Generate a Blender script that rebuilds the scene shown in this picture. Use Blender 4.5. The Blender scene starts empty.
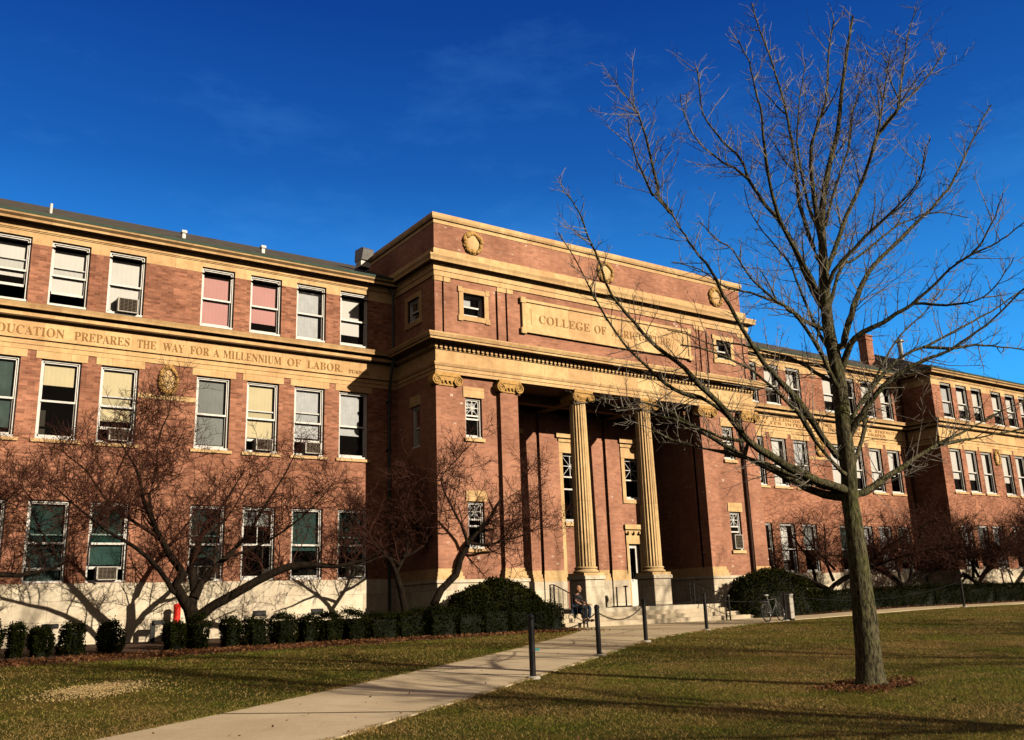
import math
FPX=927.301
CAMV=[[0.824107, -0.5654, -0.03422],[-0.112398, -0.222441, 0.968445],[0.555171, 0.794256, 0.246865]]
HX=[(2.6, 3.18), (3.2, 3.7), (3.72, 4.33), (4.47, 5.15), (5.37, 5.97), (7.07, 7.69), (7.72, 8.27), (8.64, 9.22), (9.3, 10.05), (10.14, 10.91), (10.94, 11.6), (11.6, 12.35), (12.39, 13.19), (13.23, 14.2), (14.2, 15.17), (15.17, 16.15), (16.15, 17.15), (17.15, 18.2), (18.2, 19.19), (19.19, 19.88), (19.88, 20.45)]
SKY=dict(air=1.0,dust=.3,ozone=3.0,gamma=.45,sat=1.35,hue=.5,cloud=.10,mul=(.11,.81,3.0),cc=(.3,.95,2.0),str=.75,grad=[(.0,(1.75,1.4,.70)),(.2,(1.75,1.4,.70)),(.44,(.5,.46,.34)),(.58,(.25,.25,.25))],warm=(.24,.175,.13))
LIMBS = [
[(12.83,9.147,-1.413,0.2347),(12.842,9.139,-0.832,0.2122),(12.857,9.128,-0.09,0.1898),(12.863,9.124,0.702,0.1668),(12.844,9.137,1.407,0.143)],
[(12.844,9.137,1.407,0.143),(12.885,9.109,2.061,0.1365),(12.889,9.105,2.633,0.1297),(12.901,9.097,3.417,0.1232),(12.87,9.119,3.93,0.1159)],
[(12.87,9.119,3.93,0.1159),(12.845,9.137,4.364,0.1056),(12.868,9.12,5.104,0.0956),(12.896,9.101,5.607,0.085)],
[(12.896,9.101,5.607,0.0765),(12.964,9.103,6.116,0.0692),(13.102,9.072,6.788,0.062),(13.314,8.989,7.476,0.0545),(13.508,8.907,8.039,0.0467),(13.705,8.846,8.888,0.0389),(13.947,8.759,9.828,0.0309),(14.126,8.688,10.465,0.0224)],
[(12.896,9.101,5.607,0.0646),(12.775,9.036,6.289,0.058),(12.648,8.946,7.113,0.0514),(12.651,8.843,7.576,0.0446),(12.75,8.666,8.052,0.0378),(12.801,8.554,8.395,0.031),(12.794,8.403,9.127,0.0242),(12.839,8.263,9.633,0.0173)],
[(12.892,9.104,5.426,0.0543),(12.9,9.285,5.799,0.0507),(13.08,9.574,6.755,0.0479),(13.362,9.777,7.757,0.0449),(13.554,9.943,8.542,0.0412),(13.697,10.108,9.258,0.0371),(13.801,10.295,9.979,0.0329),(13.877,10.476,10.642,0.0284),(13.937,10.691,11.388,0.0237),(14.021,10.843,12.033,0.0188)],
[(12.743,9.208,5.021,0.059),(12.397,9.198,5.49,0.053),(12.053,9.188,5.953,0.0471),(11.764,9.13,6.459,0.0412),(11.509,8.971,7.139,0.0354),(11.349,8.831,7.645,0.0297),(11.153,8.754,8.057,0.0241),(10.979,8.679,8.436,0.0185),(10.743,8.662,8.75,0.0129)],
[(12.829,9.148,4.628,0.0703),(12.779,9.374,5.223,0.0659),(12.782,9.534,5.77,0.0611),(12.745,9.715,6.295,0.0561),(12.624,9.97,6.826,0.0509),(12.532,10.194,7.366,0.0455),(12.523,10.32,7.818,0.0398),(12.365,10.583,8.302,0.034),(12.229,10.861,8.959,0.0281),(12.336,10.994,9.854,0.0221),(12.35,11.018,10.003,0.0156)],
[(12.388,10.077,7.281,0.036),(12.278,10.273,7.574,0.0312),(12.154,10.453,7.74,0.0263),(11.928,10.844,8.343,0.0216),(11.9,11.075,9.072,0.0167),(11.959,11.125,9.414,0.0115)],
[(12.738,9.211,2.181,0.0805),(12.363,9.217,2.562,0.0739),(12.068,9.213,2.877,0.0676),(11.591,9.24,3.289,0.0611),(11.237,9.258,3.592,0.0548),(10.839,9.233,4.034,0.0485),(10.435,9.192,4.509,0.0423),(10.158,9.158,4.838,0.0364),(9.829,9.157,5.13,0.0305),(9.572,9.145,5.379,0.0247),(9.351,9.124,5.613,0.019),(9.022,9.136,5.847,0.0133)],
[(9.781,9.739,6.152,0.0396),(9.596,9.639,6.529,0.0319),(9.221,9.455,7.239,0.0241),(9.095,9.439,7.383,0.0167),(8.663,9.417,7.79,0.0092)],
[(9.558,9.66,6.153,0.0281),(9.204,9.571,6.588,0.0211),(8.98,9.468,6.938,0.0143),(8.871,9.394,7.142,0.0076)],
[(12.839,9.14,1.487,0.1034),(12.658,9.447,1.579,0.0946),(12.461,9.798,1.775,0.0858),(12.262,10.172,2.062,0.0769),(11.984,10.664,2.422,0.068),(11.706,11.16,2.848,0.0587),(11.408,11.67,3.292,0.049),(11.172,12.02,3.466,0.0384),(10.922,12.374,3.587,0.0275),(10.468,12.999,3.538,0.0165)],
[(12.862,9.125,1.581,0.0956),(12.419,9.209,1.7,0.0888),(11.981,9.287,1.831,0.0821),(11.525,9.354,2.018,0.0755),(10.92,9.422,2.315,0.0687),(10.428,9.397,2.763,0.0623),(9.929,9.406,3.114,0.0559),(9.532,9.408,3.389,0.0499),(9.027,9.433,3.662,0.0438),(8.761,9.415,3.875,0.0381),(8.329,9.382,4.217,0.0323),(7.932,9.232,4.737,0.0266),(7.728,9.155,4.994,0.0213),(7.487,9.071,5.279,0.016),(7.256,9.049,5.438,0.0108)],
[(10.548,9.511,2.75,0.0456),(10.094,9.547,2.931,0.0407),(9.619,9.602,3.017,0.0359),(9.088,9.598,3.319,0.0311),(8.649,9.574,3.603,0.0265),(8.112,9.464,4.088,0.022),(7.908,9.393,4.312,0.0178),(7.586,9.295,4.633,0.0136),(7.285,9.219,4.895,0.0095)],
[(12.839,9.14,1.614,0.0718),(12.574,9.423,1.701,0.065),(12.256,9.772,1.925,0.0584),(11.952,10.104,2.152,0.0516),(11.686,10.386,2.293,0.0446),(11.303,10.786,2.465,0.0375),(10.992,11.111,2.614,0.0302),(10.73,11.393,2.848,0.0229),(10.471,11.666,3.049,0.0154)],
[(11.827,10.207,2.491,0.0412),(11.521,10.526,2.606,0.0365),(11.201,10.87,2.861,0.0319),(10.909,11.174,3.012,0.027),(10.636,11.457,3.163,0.0221),(10.365,11.732,3.244,0.0171),(10.169,11.937,3.389,0.0121)],
[(13.014,9.018,4.01,0.0746),(13.295,9.041,4.457,0.0709),(13.58,9.047,4.878,0.067),(13.819,9.046,5.228,0.0627),(14.123,9.008,5.568,0.0583),(14.447,8.946,5.853,0.0536),(15.176,8.789,6.469,0.0495),(15.929,8.616,7.11,0.0451),(16.362,8.524,7.546,0.0401),(16.751,8.467,8.061,0.035),(17.109,8.411,8.54,0.0296),(17.512,8.344,9.083,0.0241),(17.882,8.268,9.536,0.0183)],
[(12.945,9.067,3.585,0.0741),(12.975,8.84,3.976,0.0677),(13.065,8.651,4.144,0.0614),(13.186,8.444,4.225,0.0551),(13.327,8.19,4.362,0.0488),(13.457,7.949,4.499,0.0426),(13.62,7.61,4.761,0.0363),(13.76,7.297,5.022,0.0302),(13.987,6.875,5.189,0.0241),(14.114,6.62,5.324,0.0182),(14.252,6.317,5.524,0.0123)],
[(13.656,8.067,4.566,0.0326),(13.895,7.655,4.449,0.0276),(14.04,7.405,4.432,0.0229),(14.17,7.174,4.485,0.0184),(14.275,6.918,4.724,0.0138),(14.333,6.694,5.011,0.0094)],
[(14.062,7.457,5.132,0.0291),(14.201,7.191,5.291,0.0241),(14.258,6.978,5.57,0.0192),(14.29,6.807,5.822,0.0143),(14.286,6.663,6.091,0.0095)],
[(12.95,9.063,1.545,0.0796),(13.22,8.964,1.64,0.0708),(13.549,8.849,1.834,0.0619),(14.038,8.675,2.115,0.0532),(14.512,8.501,2.368,0.0441),(15.196,8.239,2.663,0.0349),(15.744,8.027,2.93,0.0254),(16.356,7.785,3.204,0.0156)],
[(14.501,8.495,2.367,0.0431),(14.996,8.3,2.437,0.0357),(15.558,8.077,2.543,0.0282),(16.221,7.81,2.652,0.0205)],
[(12.908,9.093,2.419,0.0808),(12.995,8.905,2.721,0.0738),(13.115,8.686,3.019,0.0669),(13.276,8.424,3.31,0.0599),(13.48,8.137,3.499,0.0529),(13.645,7.912,3.598,0.0459),(13.834,7.653,3.707,0.039),(14.073,7.306,3.945,0.0322),(14.262,7.013,4.204,0.0254),(14.487,6.648,4.56,0.0187)],
[(12.911,9.09,2.583,0.0583),(13.344,9.026,3.075,0.0532),(13.796,8.932,3.514,0.0476),(14.335,8.791,3.931,0.0419),(15.016,8.573,4.217,0.0359),(15.869,8.298,4.651,0.0298),(16.491,8.091,4.97,0.0233),(17.232,7.849,5.444,0.0166)],
[(14.78,8.176,3.96,0.0372),(15.193,7.977,4.034,0.0295),(15.612,7.777,4.004,0.0216),(16.116,7.537,3.938,0.0137)],
[(12.858,9.128,5.069,0.0607),(13.043,9.112,5.457,0.0561),(13.57,9.021,6.402,0.0523),(14.029,8.914,7.139,0.0478),(14.4,8.842,7.836,0.0431),(14.748,8.76,8.444,0.038),(15.127,8.621,8.819,0.0326),(15.724,8.404,9.465,0.0272),(16.099,8.273,9.928,0.0215),(16.324,8.195,10.225,0.0156)],
[(14.45,8.303,8.378,0.036),(14.615,8.289,8.784,0.03),(14.904,8.276,9.572,0.0241),(15.138,8.254,10.17,0.0179),(15.469,8.189,10.882,0.0115)],
[(13.739,8.512,7.376,0.035),(13.862,8.276,8.053,0.0269),(13.901,8.088,8.813,0.0188),(13.953,7.958,9.256,0.0106)],
[(12.86,9.126,4.803,0.0504),(12.864,8.908,5.231,0.0447),(13.094,8.401,5.724,0.0388),(13.224,8.138,5.938,0.0332),(13.336,7.908,6.122,0.0276),(13.481,7.549,6.489,0.0221),(13.449,7.383,6.853,0.0167),(13.456,7.244,7.095,0.0113)],
[(12.87,9.119,4.626,0.0435),(13.449,9.141,5.524,0.0393),(13.793,9.058,5.709,0.0339),(14.676,8.86,6.37,0.0289),(15.107,8.745,6.595,0.0232),(15.65,8.591,6.815,0.0173),(16.435,8.37,6.783,0.0113)],
[(12.961,9.055,3.078,0.0555),(12.667,9.082,3.523,0.0507),(12.475,9.082,3.87,0.0459),(12.118,9.132,4.342,0.0411),(11.931,9.18,4.497,0.0364),(11.612,9.272,4.711,0.0316),(11.24,9.363,5.034,0.0268),(10.972,9.389,5.419,0.0221),(10.675,9.477,5.596,0.0174),(10.422,9.532,5.838,0.0128)],
[(12.879,9.113,3.334,0.0492),(12.728,9.414,3.605,0.0445),(12.547,9.762,3.926,0.0396),(12.342,10.087,4.067,0.0345),(12.128,10.43,4.269,0.0292),(11.888,10.783,4.308,0.0238),(11.663,11.14,4.553,0.0182),(11.447,11.457,4.7,0.0125)],
[(12.836,9.143,4.278,0.05),(12.49,9.298,4.409,0.0444),(12.225,9.402,4.642,0.0389),(11.928,9.533,4.772,0.0334),(11.617,9.671,4.902,0.0279),(11.256,9.837,4.962,0.0224),(10.84,10.008,5.257,0.0169),(10.408,10.202,5.38,0.0115)],
[(12.849,9.134,3.845,0.043),(12.891,9.423,4.449,0.0385),(12.983,9.711,5.18,0.0338),(13.062,9.934,5.79,0.0286),(13.001,10.245,6.31,0.0231),(12.96,10.558,6.913,0.0174),(13.051,10.735,7.513,0.0114)],
[(12.916,9.087,5.971,0.0445),(12.815,9.218,6.554,0.0381),(12.824,9.288,7.345,0.0317),(12.888,9.308,8.053,0.025),(13.04,9.266,8.776,0.0181),(13.242,9.191,9.517,0.011)],
[(12.99,9.035,6.151,0.0377),(13.259,8.923,6.917,0.0328),(13.548,8.79,7.604,0.0276),(13.724,8.732,8.314,0.0222),(13.995,8.61,9.04,0.0167),(14.192,8.528,9.679,0.011)],
[(12.911,9.09,1.931,0.0481),(13.362,9.13,2.457,0.044),(13.713,9.22,3.011,0.0396),(14.052,9.268,3.492,0.0348),(14.704,9.249,4.199,0.0301),(15.177,9.195,4.625,0.0247),(15.748,9.095,5.028,0.0191),(16.263,9.03,5.526,0.0133)],
[(12.921,9.084,1.77,0.0576),(12.557,9.121,1.996,0.0519),(12.132,9.122,2.368,0.0463),(11.793,9.09,2.733,0.0409),(11.391,9.109,3.016,0.0355),(10.901,9.138,3.333,0.0301),(10.533,9.189,3.458,0.0249),(10.009,9.264,3.597,0.0197),(9.552,9.339,3.633,0.0147)]]
CRAB = {
'A':((8.39,29.0,-0.24),[[(0.0,0.0,0.0,0.1192),(-0.08,0.0,0.35,0.1194),(-0.21,0.0,0.64,0.1045)],[(-0.14,-0.01,0.47,0.0895),(-0.4,-0.12,0.85,0.0816),(-0.65,-0.22,1.22,0.0739),(-0.48,-0.3,1.51,0.0667),(-0.86,-0.43,1.93,0.0589),(-1.24,-0.58,2.47,0.0511),(-1.53,-0.73,3.0,0.0436),(-1.82,-0.86,3.47,0.0361),(-2.03,-1.03,4.13,0.0288),(-2.45,-1.22,4.81,0.0171),(-2.77,-1.34,5.2,0.0099)],[(-0.14,0.02,0.58,0.0896),(0.03,0.18,1.08,0.0756),(-0.1,0.38,1.71,0.0687),(0.11,0.56,2.27,0.0541),(0.35,0.71,2.74,0.047),(0.76,0.92,3.39,0.0319),(1.29,1.16,4.08,0.0196),(1.85,1.42,4.96,0.01)],[(-0.04,0.0,0.81,0.075),(0.2,0.08,1.25,0.0606),(0.45,0.14,1.55,0.0535),(0.95,0.24,2.03,0.0467),(1.57,0.37,2.63,0.0349),(2.15,0.52,3.55,0.026),(2.97,0.71,4.76,0.0167),(3.54,0.89,6.01,0.0103)],[(0.07,-0.01,0.23,0.0897),(0.4,-0.17,0.51,0.0751),(0.77,-0.31,0.73,0.0754),(1.64,-0.67,1.26,0.0687),(2.53,-0.99,1.66,0.0618),(3.28,-1.23,1.7,0.053),(3.98,-1.45,1.65,0.0408),(4.79,-1.71,1.85,0.0254),(5.35,-1.91,2.19,0.0128)],[(-0.38,-0.06,0.85,0.0595),(-0.75,-0.21,1.05,0.0442),(-1.2,-0.48,1.62,0.0436),(-2.01,-0.87,2.22,0.0341),(-2.93,-1.27,2.67,0.0249),(-3.82,-1.72,3.29,0.0161),(-4.66,-2.17,3.86,0.0092)],[(-1.3,0.24,3.1,0.0376),(-1.36,0.54,3.91,0.0305),(-1.16,0.84,4.73,0.0249),(-1.07,1.18,5.73,0.019),(-0.73,1.49,6.63,0.013),(-0.57,1.78,7.54,0.0082)],[(-1.07,0.11,2.53,0.0374),(-1.65,0.29,2.97,0.0299),(-2.48,0.54,3.57,0.0238),(-3.19,0.84,4.62,0.0164),(-3.88,1.06,5.21,0.0089)],[(0.83,-0.15,2.01,0.0338),(1.49,-0.38,2.21,0.0263),(2.46,-0.75,2.81,0.0204),(3.29,-1.11,3.57,0.0143),(3.83,-1.41,4.36,0.008)]]),
'B1':((15.65,29.2,-0.33),[[(0.0,0.0,0.0,0.1029),(-0.23,0.0,1.01,0.0947),(-0.42,0.0,1.55,0.0861)],[(-0.44,-0.04,1.54,0.0688),(-0.72,-0.14,2.01,0.06),(-1.23,-0.26,2.41,0.0425),(-1.76,-0.41,2.99,0.0303),(-2.37,-0.61,3.79,0.0133)],[(-0.4,0.04,1.55,0.069),(-0.01,0.17,2.13,0.0612),(0.21,0.29,2.73,0.046),(0.09,0.5,3.8,0.0322),(-0.03,0.71,4.9,0.0145)],[(-0.28,-0.04,1.85,0.0519),(-0.96,-0.24,2.14,0.0375),(-1.7,-0.45,1.93,0.0267),(-2.36,-0.64,1.79,0.0131)],[(-0.09,0.02,2.12,0.0522),(0.9,0.3,2.56,0.0358),(1.73,0.63,3.5,0.0258),(2.27,0.94,4.47,0.0132)]]),
'B2':((16.23,28.7,-0.25),[[(0.0,0.0,0.0,0.1198),(0.49,0.0,0.89,0.1043),(1.11,0.0,1.39,0.097),(1.29,0.0,1.91,0.0888),(1.63,0.0,2.44,0.0807)],[(1.69,0.09,2.45,0.0719),(2.13,0.16,2.89,0.0546),(2.72,0.24,3.34,0.048),(3.15,0.32,3.95,0.0374),(3.77,0.41,4.51,0.0304),(4.57,0.5,5.13,0.0194),(5.19,0.59,5.73,0.0098)],[(1.52,-0.18,2.43,0.0624),(1.17,-0.37,3.11,0.0443),(0.56,-0.59,3.77,0.0351),(0.07,-0.84,4.63,0.0243),(0.52,-1.05,5.22,0.0175),(1.06,-1.27,5.86,0.0106)],[(1.57,-0.24,2.49,0.0535),(2.2,-0.45,2.41,0.043),(2.8,-0.65,2.58,0.0324),(3.53,-0.89,2.75,0.0218),(4.24,-1.18,3.28,0.011)],[(1.4,0.18,1.92,0.0536),(0.9,0.38,2.22,0.0392),(0.44,0.64,2.83,0.0286),(-0.0,0.93,3.56,0.018),(-0.24,1.24,4.48,0.0109)],[(2.31,0.24,3.0,0.0439),(3.32,0.42,3.11,0.0337),(4.44,0.67,3.84,0.0231),(5.6,0.9,4.48,0.0119)]]),
'R':((44.61,29.2,-0.12),[[(0.0,0.0,0.0,0.1292),(0.08,0.0,0.35,0.1296)],[(-0.21,0.01,0.56,0.0905),(-1.18,0.09,1.08,0.0719),(-2.9,0.21,1.64,0.0506),(-4.31,0.31,1.99,0.0349),(-5.54,0.39,2.0,0.0197)],[(0.27,-0.0,0.45,0.0909),(1.86,-0.1,0.94,0.0742),(4.08,-0.22,1.54,0.0543),(6.0,-0.32,1.97,0.0389),(7.91,-0.42,2.02,0.0226)],[(-1.05,-0.05,1.02,0.0564),(-2.62,-0.25,2.16,0.0404),(-3.98,-0.41,2.93,0.0274),(-5.16,-0.53,3.44,0.0147)],[(1.53,0.05,0.84,0.0582),(4.09,0.27,2.16,0.044),(5.93,0.41,3.01,0.031),(7.62,0.53,3.61,0.0173)],[(0.08,0.0,0.35,0.1037),(-0.54,-0.08,0.86,0.0773),(-1.53,-0.18,1.27,0.0662),(-2.39,-0.3,1.96,0.0455),(-3.07,-0.42,2.74,0.0226)],[(0.08,0.0,0.35,0.1037),(1.05,0.09,0.85,0.0842),(2.1,0.17,1.26,0.0695),(3.47,0.28,1.89,0.0491),(5.13,0.41,2.61,0.0251)],[(-0.14,0.02,0.76,0.0777),(0.13,0.23,1.69,0.0577),(0.03,0.45,2.58,0.0396),(0.01,0.65,3.48,0.0213)],[(0.67,-0.03,0.75,0.0784),(0.8,-0.19,1.66,0.0577),(1.3,-0.36,2.53,0.0396),(1.89,-0.56,3.57,0.0213)],[(-0.29,0.02,1.27,0.0571),(0.53,0.11,2.3,0.0422),(1.19,0.2,3.36,0.0241)]])}
import bpy, math, random
import numpy as np
from mathutils import Vector, Matrix, noise as mnoise
random.seed(7); RNG = np.random.default_rng(11)
SC = bpy.context.scene; COL = SC.collection
PI = math.pi

# ------------------------------------------------------------------ helpers
class MB:
    def __init__(s): s.v = []; s.f = []
    def add(s, vs, fs):
        n = len(s.v); s.v += [tuple(p) for p in vs]; s.f += [tuple(i + n for i in f) for f in fs]
    def box(s, x0, x1, y0, y1, z0, z1):
        s.add([(x0,y0,z0),(x1,y0,z0),(x1,y1,z0),(x0,y1,z0),(x0,y0,z1),(x1,y0,z1),(x1,y1,z1),(x0,y1,z1)],
              [(0,3,2,1),(4,5,6,7),(0,1,5,4),(1,2,6,5),(2,3,7,6),(3,0,4,7)])
    def quad(s, a, b, c, d): s.add([a,b,c,d], [(0,1,2,3)])
    def pbox(s, P, a0, a1, d0, d1, z0, z1):
        vs = [P(a,d,z) for z in (z0,z1) for (a,d) in ((a0,d0),(a1,d0),(a1,d1),(a0,d1))]
        s.add(vs, [(0,3,2,1),(4,5,6,7),(0,1,5,4),(1,2,6,5),(2,3,7,6),(3,0,4,7)])
    def tube(s, pts, sides=5, cap=True):
        """pts: (x,y,z,r)"""
        n = len(pts); P = [Vector(p[:3]) for p in pts]; vs = []; fs = []
        up = Vector((0.13,0.31,0.94)).normalized()
        for i in range(n):
            d = (P[min(i+1,n-1)] - P[max(i-1,0)])
            if d.length < 1e-9: d = Vector((0,0,1))
            d.normalize()
            a = d.cross(up)
            if a.length < 1e-3: a = d.cross(Vector((1,0,0)))
            a.normalize(); b = d.cross(a)
            for k in range(sides):
                t = 2*PI*k/sides
                vs.append(P[i] + (a*math.cos(t) + b*math.sin(t))*pts[i][3])
        for i in range(n-1):
            for k in range(sides):
                k2 = (k+1) % sides
                fs.append((i*sides+k, i*sides+k2, (i+1)*sides+k2, (i+1)*sides+k))
        if cap:
            fs.append(tuple(range(sides))); fs.append(tuple((n-1)*sides + k for k in reversed(range(sides))))
        s.add(vs, fs)
    def lathe(s, cx, cy, prof, seg=24, rf=None):
        """prof: (r,z)"""
        vs = []; fs = []
        for (r,z) in prof:
            for k in range(seg):
                t = 2*PI*k/seg; rr = r*(rf(t) if rf else 1)
                vs.append((cx+rr*math.cos(t), cy+rr*math.sin(t), z))
        for i in range(len(prof)-1):
            for k in range(seg):
                k2 = (k+1) % seg
                fs.append((i*seg+k, i*seg+k2, (i+1)*seg+k2, (i+1)*seg+k))
        fs.append(tuple(reversed(range(seg)))); fs.append(tuple((len(prof)-1)*seg+k for k in range(seg)))
        s.add(vs, fs)
    def ball(s, c, r, seg=10, rings=7, sc=(1,1,1)):
        vs=[];fs=[]
        for i in range(rings+1):
            ph = PI*i/rings
            for k in range(seg):
                t = 2*PI*k/seg
                vs.append((c[0]+r*sc[0]*math.sin(ph)*math.cos(t), c[1]+r*sc[1]*math.sin(ph)*math.sin(t), c[2]+r*sc[2]*math.cos(ph)))
        for i in range(rings):
            for k in range(seg):
                k2=(k+1)%seg; fs.append((i*seg+k,(i+1)*seg+k,(i+1)*seg+k2,i*seg+k2))
        s.add(vs,fs)
    def sweep(s, path, prof):
        """moulding: prof (out,z) closed polygon, outward = right of travel, mitred"""
        n = len(path); m = len(prof); vs = []; fs = []
        nr = []
        for i in range(n-1):
            dx,dy = path[i+1][0]-path[i][0], path[i+1][1]-path[i][1]; L = math.hypot(dx,dy)
            nr.append((dy/L, -dx/L))
        for i in range(n):
            if i == 0: nx,ny = nr[0]
            elif i == n-1: nx,ny = nr[-1]
            else:
                a,b = nr[i-1],nr[i]; q = 1+a[0]*b[0]+a[1]*b[1]; nx,ny = (a[0]+b[0])/q,(a[1]+b[1])/q
            for (o,z) in prof: vs.append((path[i][0]+nx*o, path[i][1]+ny*o, z))
        for i in range(n-1):
            for k in range(m):
                k2=(k+1)%m; fs.append((i*m+k,(i+1)*m+k,(i+1)*m+k2,i*m+k2))
        fs.append(tuple(range(m))); fs.append(tuple((n-1)*m+k for k in reversed(range(m))))
        s.add(vs,fs)
    def wall(s, P, a0, a1, z0, z1, holes, split=None):
        """rectangular wall with openings; hole = (a0,a1,z0,z1,reveal,back?)"""
        A = sorted({a0,a1}|{h[0] for h in holes}|{h[1] for h in holes}); Z = sorted({z0,z1}|{h[2] for h in holes}|{h[3] for h in holes})
        A = [a for a in A if a0<=a<=a1]; Z=[z for z in Z if z0<=z<=z1]
        for i in range(len(A)-1):
            for j in range(len(Z)-1):
                ca,cz=(A[i]+A[i+1])/2,(Z[j]+Z[j+1])/2
                if any(h[0]<ca<h[1] and h[2]<cz<h[3] for h in holes): continue
                s.quad(P(A[i],0,Z[j]),P(A[i+1],0,Z[j]),P(A[i+1],0,Z[j+1]),P(A[i],0,Z[j+1]))
        for h in holes:
            b0,b1,y0,y1,rv=h[:5]; y0=max(y0,z0); y1=min(y1,z1)
            s.quad(P(b0,0,y0),P(b0,rv,y0),P(b0,rv,y1),P(b0,0,y1)); s.quad(P(b1,0,y0),P(b1,rv,y0),P(b1,rv,y1),P(b1,0,y1))
            s.quad(P(b0,0,y0),P(b1,0,y0),P(b1,rv,y0),P(b0,rv,y0)); s.quad(P(b0,0,y1),P(b1,0,y1),P(b1,rv,y1),P(b0,rv,y1))
            if len(h)>5 and h[5]: s.quad(P(b0,rv,y0),P(b1,rv,y0),P(b1,rv,y1),P(b0,rv,y1))
    def build(s, name, mat, parent=None, smooth=False, loc=None):
        me = bpy.data.meshes.new(name); me.from_pydata(s.v, [], s.f); me.update()
        if smooth: me.polygons.foreach_set('use_smooth', [True]*len(me.polygons))
        if mat: me.materials.append(mat)
        o = bpy.data.objects.new(name, me); COL.objects.link(o)
        if parent: o.parent = parent
        if loc: o.location = loc
        return o

def bevel(o, w=.01, seg=1):
    m = o.modifiers.new('b','BEVEL'); m.width = w; m.segments = seg; m.limit_method = 'ANGLE'; return o
def tag(o, label, cat, group=None, kind=None):
    o['label'] = label; o['category'] = cat
    if group: o['group'] = group
    if kind: o['kind'] = kind
    return o
def thing(name, label, cat, loc=(0,0,0), rz=0, group=None):
    o = bpy.data.objects.new(name, None); COL.objects.link(o); o.empty_display_size=.2
    o.location = loc; o.rotation_euler = (0,0,rz); return tag(o,label,cat,group)
def struct(o): o['kind']='structure'; return o
def dup(root, loc, rz=0, scale=(1,1,1), label=None, group=None):
    r = root.copy(); COL.objects.link(r); r.location=loc; r.rotation_euler=(0,0,rz); r.scale=scale
    if label: r['label']=label
    if group: r['group']=group
    for ch in list(root.children):
        c=ch.copy(); COL.objects.link(c); c.parent=r
        for g in ch.children:
            d=g.copy(); COL.objects.link(d); d.parent=c
    return r
def quads_mesh(name, V, mat, parent=None, n=4):
    """V: (N,n,3) numpy"""
    N=V.shape[0]; me=bpy.data.meshes.new(name)
    me.vertices.add(N*n); me.vertices.foreach_set('co',V.reshape(-1).astype(np.float32))
    me.loops.add(N*n); me.loops.foreach_set('vertex_index',np.arange(N*n,dtype=np.int32))
    me.polygons.add(N); me.polygons.foreach_set('loop_start',np.arange(0,N*n,n,dtype=np.int32))
    try: me.polygons.foreach_set('loop_total',np.full(N,n,dtype=np.int32))
    except Exception: pass
    me.update(calc_edges=True); me.validate()
    me.materials.append(mat)
    o=bpy.data.objects.new(name,me); COL.objects.link(o)
    if parent: o.parent=parent
    return o

# ------------------------------------------------------------------ materials
def newmat(name):
    m=bpy.data.materials.new(name); m.use_nodes=True; nt=m.node_tree; nt.nodes.clear()
    out=nt.nodes.new('ShaderNodeOutputMaterial'); b=nt.nodes.new('ShaderNodeBsdfPrincipled'); nt.links.new(b.outputs[0],out.inputs[0])
    return m,nt,b,out
def N(nt,t,**kw):
    n=nt.nodes.new(t)
    for k,v in kw.items():
        if k in n.inputs: n.inputs[k].default_value=v
        else: setattr(n,k,v)
    return n
def ramp(nt, fac, stops):
    r=nt.nodes.new('ShaderNodeValToRGB'); e=r.color_ramp.elements
    while len(e)<len(stops): e.new(.5)
    for i,(p,c) in enumerate(stops): e[i].position=p; e[i].color=(*c,1) if len(c)==3 else c
    nt.links.new(fac,r.inputs[0]); return r.outputs[0]
def mix(nt, fac, a, b, mode='MIX'):
    m=nt.nodes.new('ShaderNodeMix'); m.data_type='RGBA'; m.blend_type=mode
    for s,i in ((fac,0),(a,6),(b,7)):
        if hasattr(s,'links') or isinstance(s,bpy.types.NodeSocket): nt.links.new(s,m.inputs[i])
        elif isinstance(s,(int,float)): m.inputs[i].default_value=s
        else: m.inputs[i].default_value=(*s,1)
    return m.outputs[2]
def wpos(nt):
    g=nt.nodes.new('ShaderNodeNewGeometry'); return g.outputs['Position']
def noise(nt, vec, scale, detail=3, rough=.6, scl=None):
    if scl:
        mp=nt.nodes.new('ShaderNodeMapping'); mp.inputs['Scale'].default_value=scl; nt.links.new(vec,mp.inputs[0]); vec=mp.outputs[0]
    n=N(nt,'ShaderNodeTexNoise',Scale=scale,Detail=detail,Roughness=rough); nt.links.new(vec,n.inputs['Vector']); return n.outputs['Fac']
def bump(nt,b,h,strength=.3,dist=.02):
    bp=N(nt,'ShaderNodeBump',Strength=strength,Distance=dist); nt.links.new(h,bp.inputs['Height']); nt.links.new(bp.outputs[0],b.inputs['Normal'])
def simple(name,col,rough=.7,var=.15,scale=3,metal=0,bmp=0,dirt=None):
    m,nt,b,_=newmat(name); p=wpos(nt)
    f=noise(nt,p,scale,4)
    lo=tuple(c*(1-var) for c in col); hi=tuple(min(1,c*(1+var)) for c in col)
    c=ramp(nt,f,[(.3,lo),(.7,hi)])
    if dirt:
        d=ramp(nt,noise(nt,p,1.1,5,.7,(1,1,.35)),[(.45,(0,0,0)),(.75,(1,1,1))])
        mm=nt.nodes.new('ShaderNodeMath'); mm.operation='MULTIPLY'; nt.links.new(d,mm.inputs[0]); mm.inputs[1].default_value=.5
        c=mix(nt,mm.outputs[0],c,dirt)
    nt.links.new(c,b.inputs['Base Color']); b.inputs['Roughness'].default_value=rough; b.inputs['Metallic'].default_value=metal
    b.inputs['Specular IOR Level'].default_value=.3
    if bmp: bump(nt,b,noise(nt,p,scale*8,4),bmp)
    return m
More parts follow.
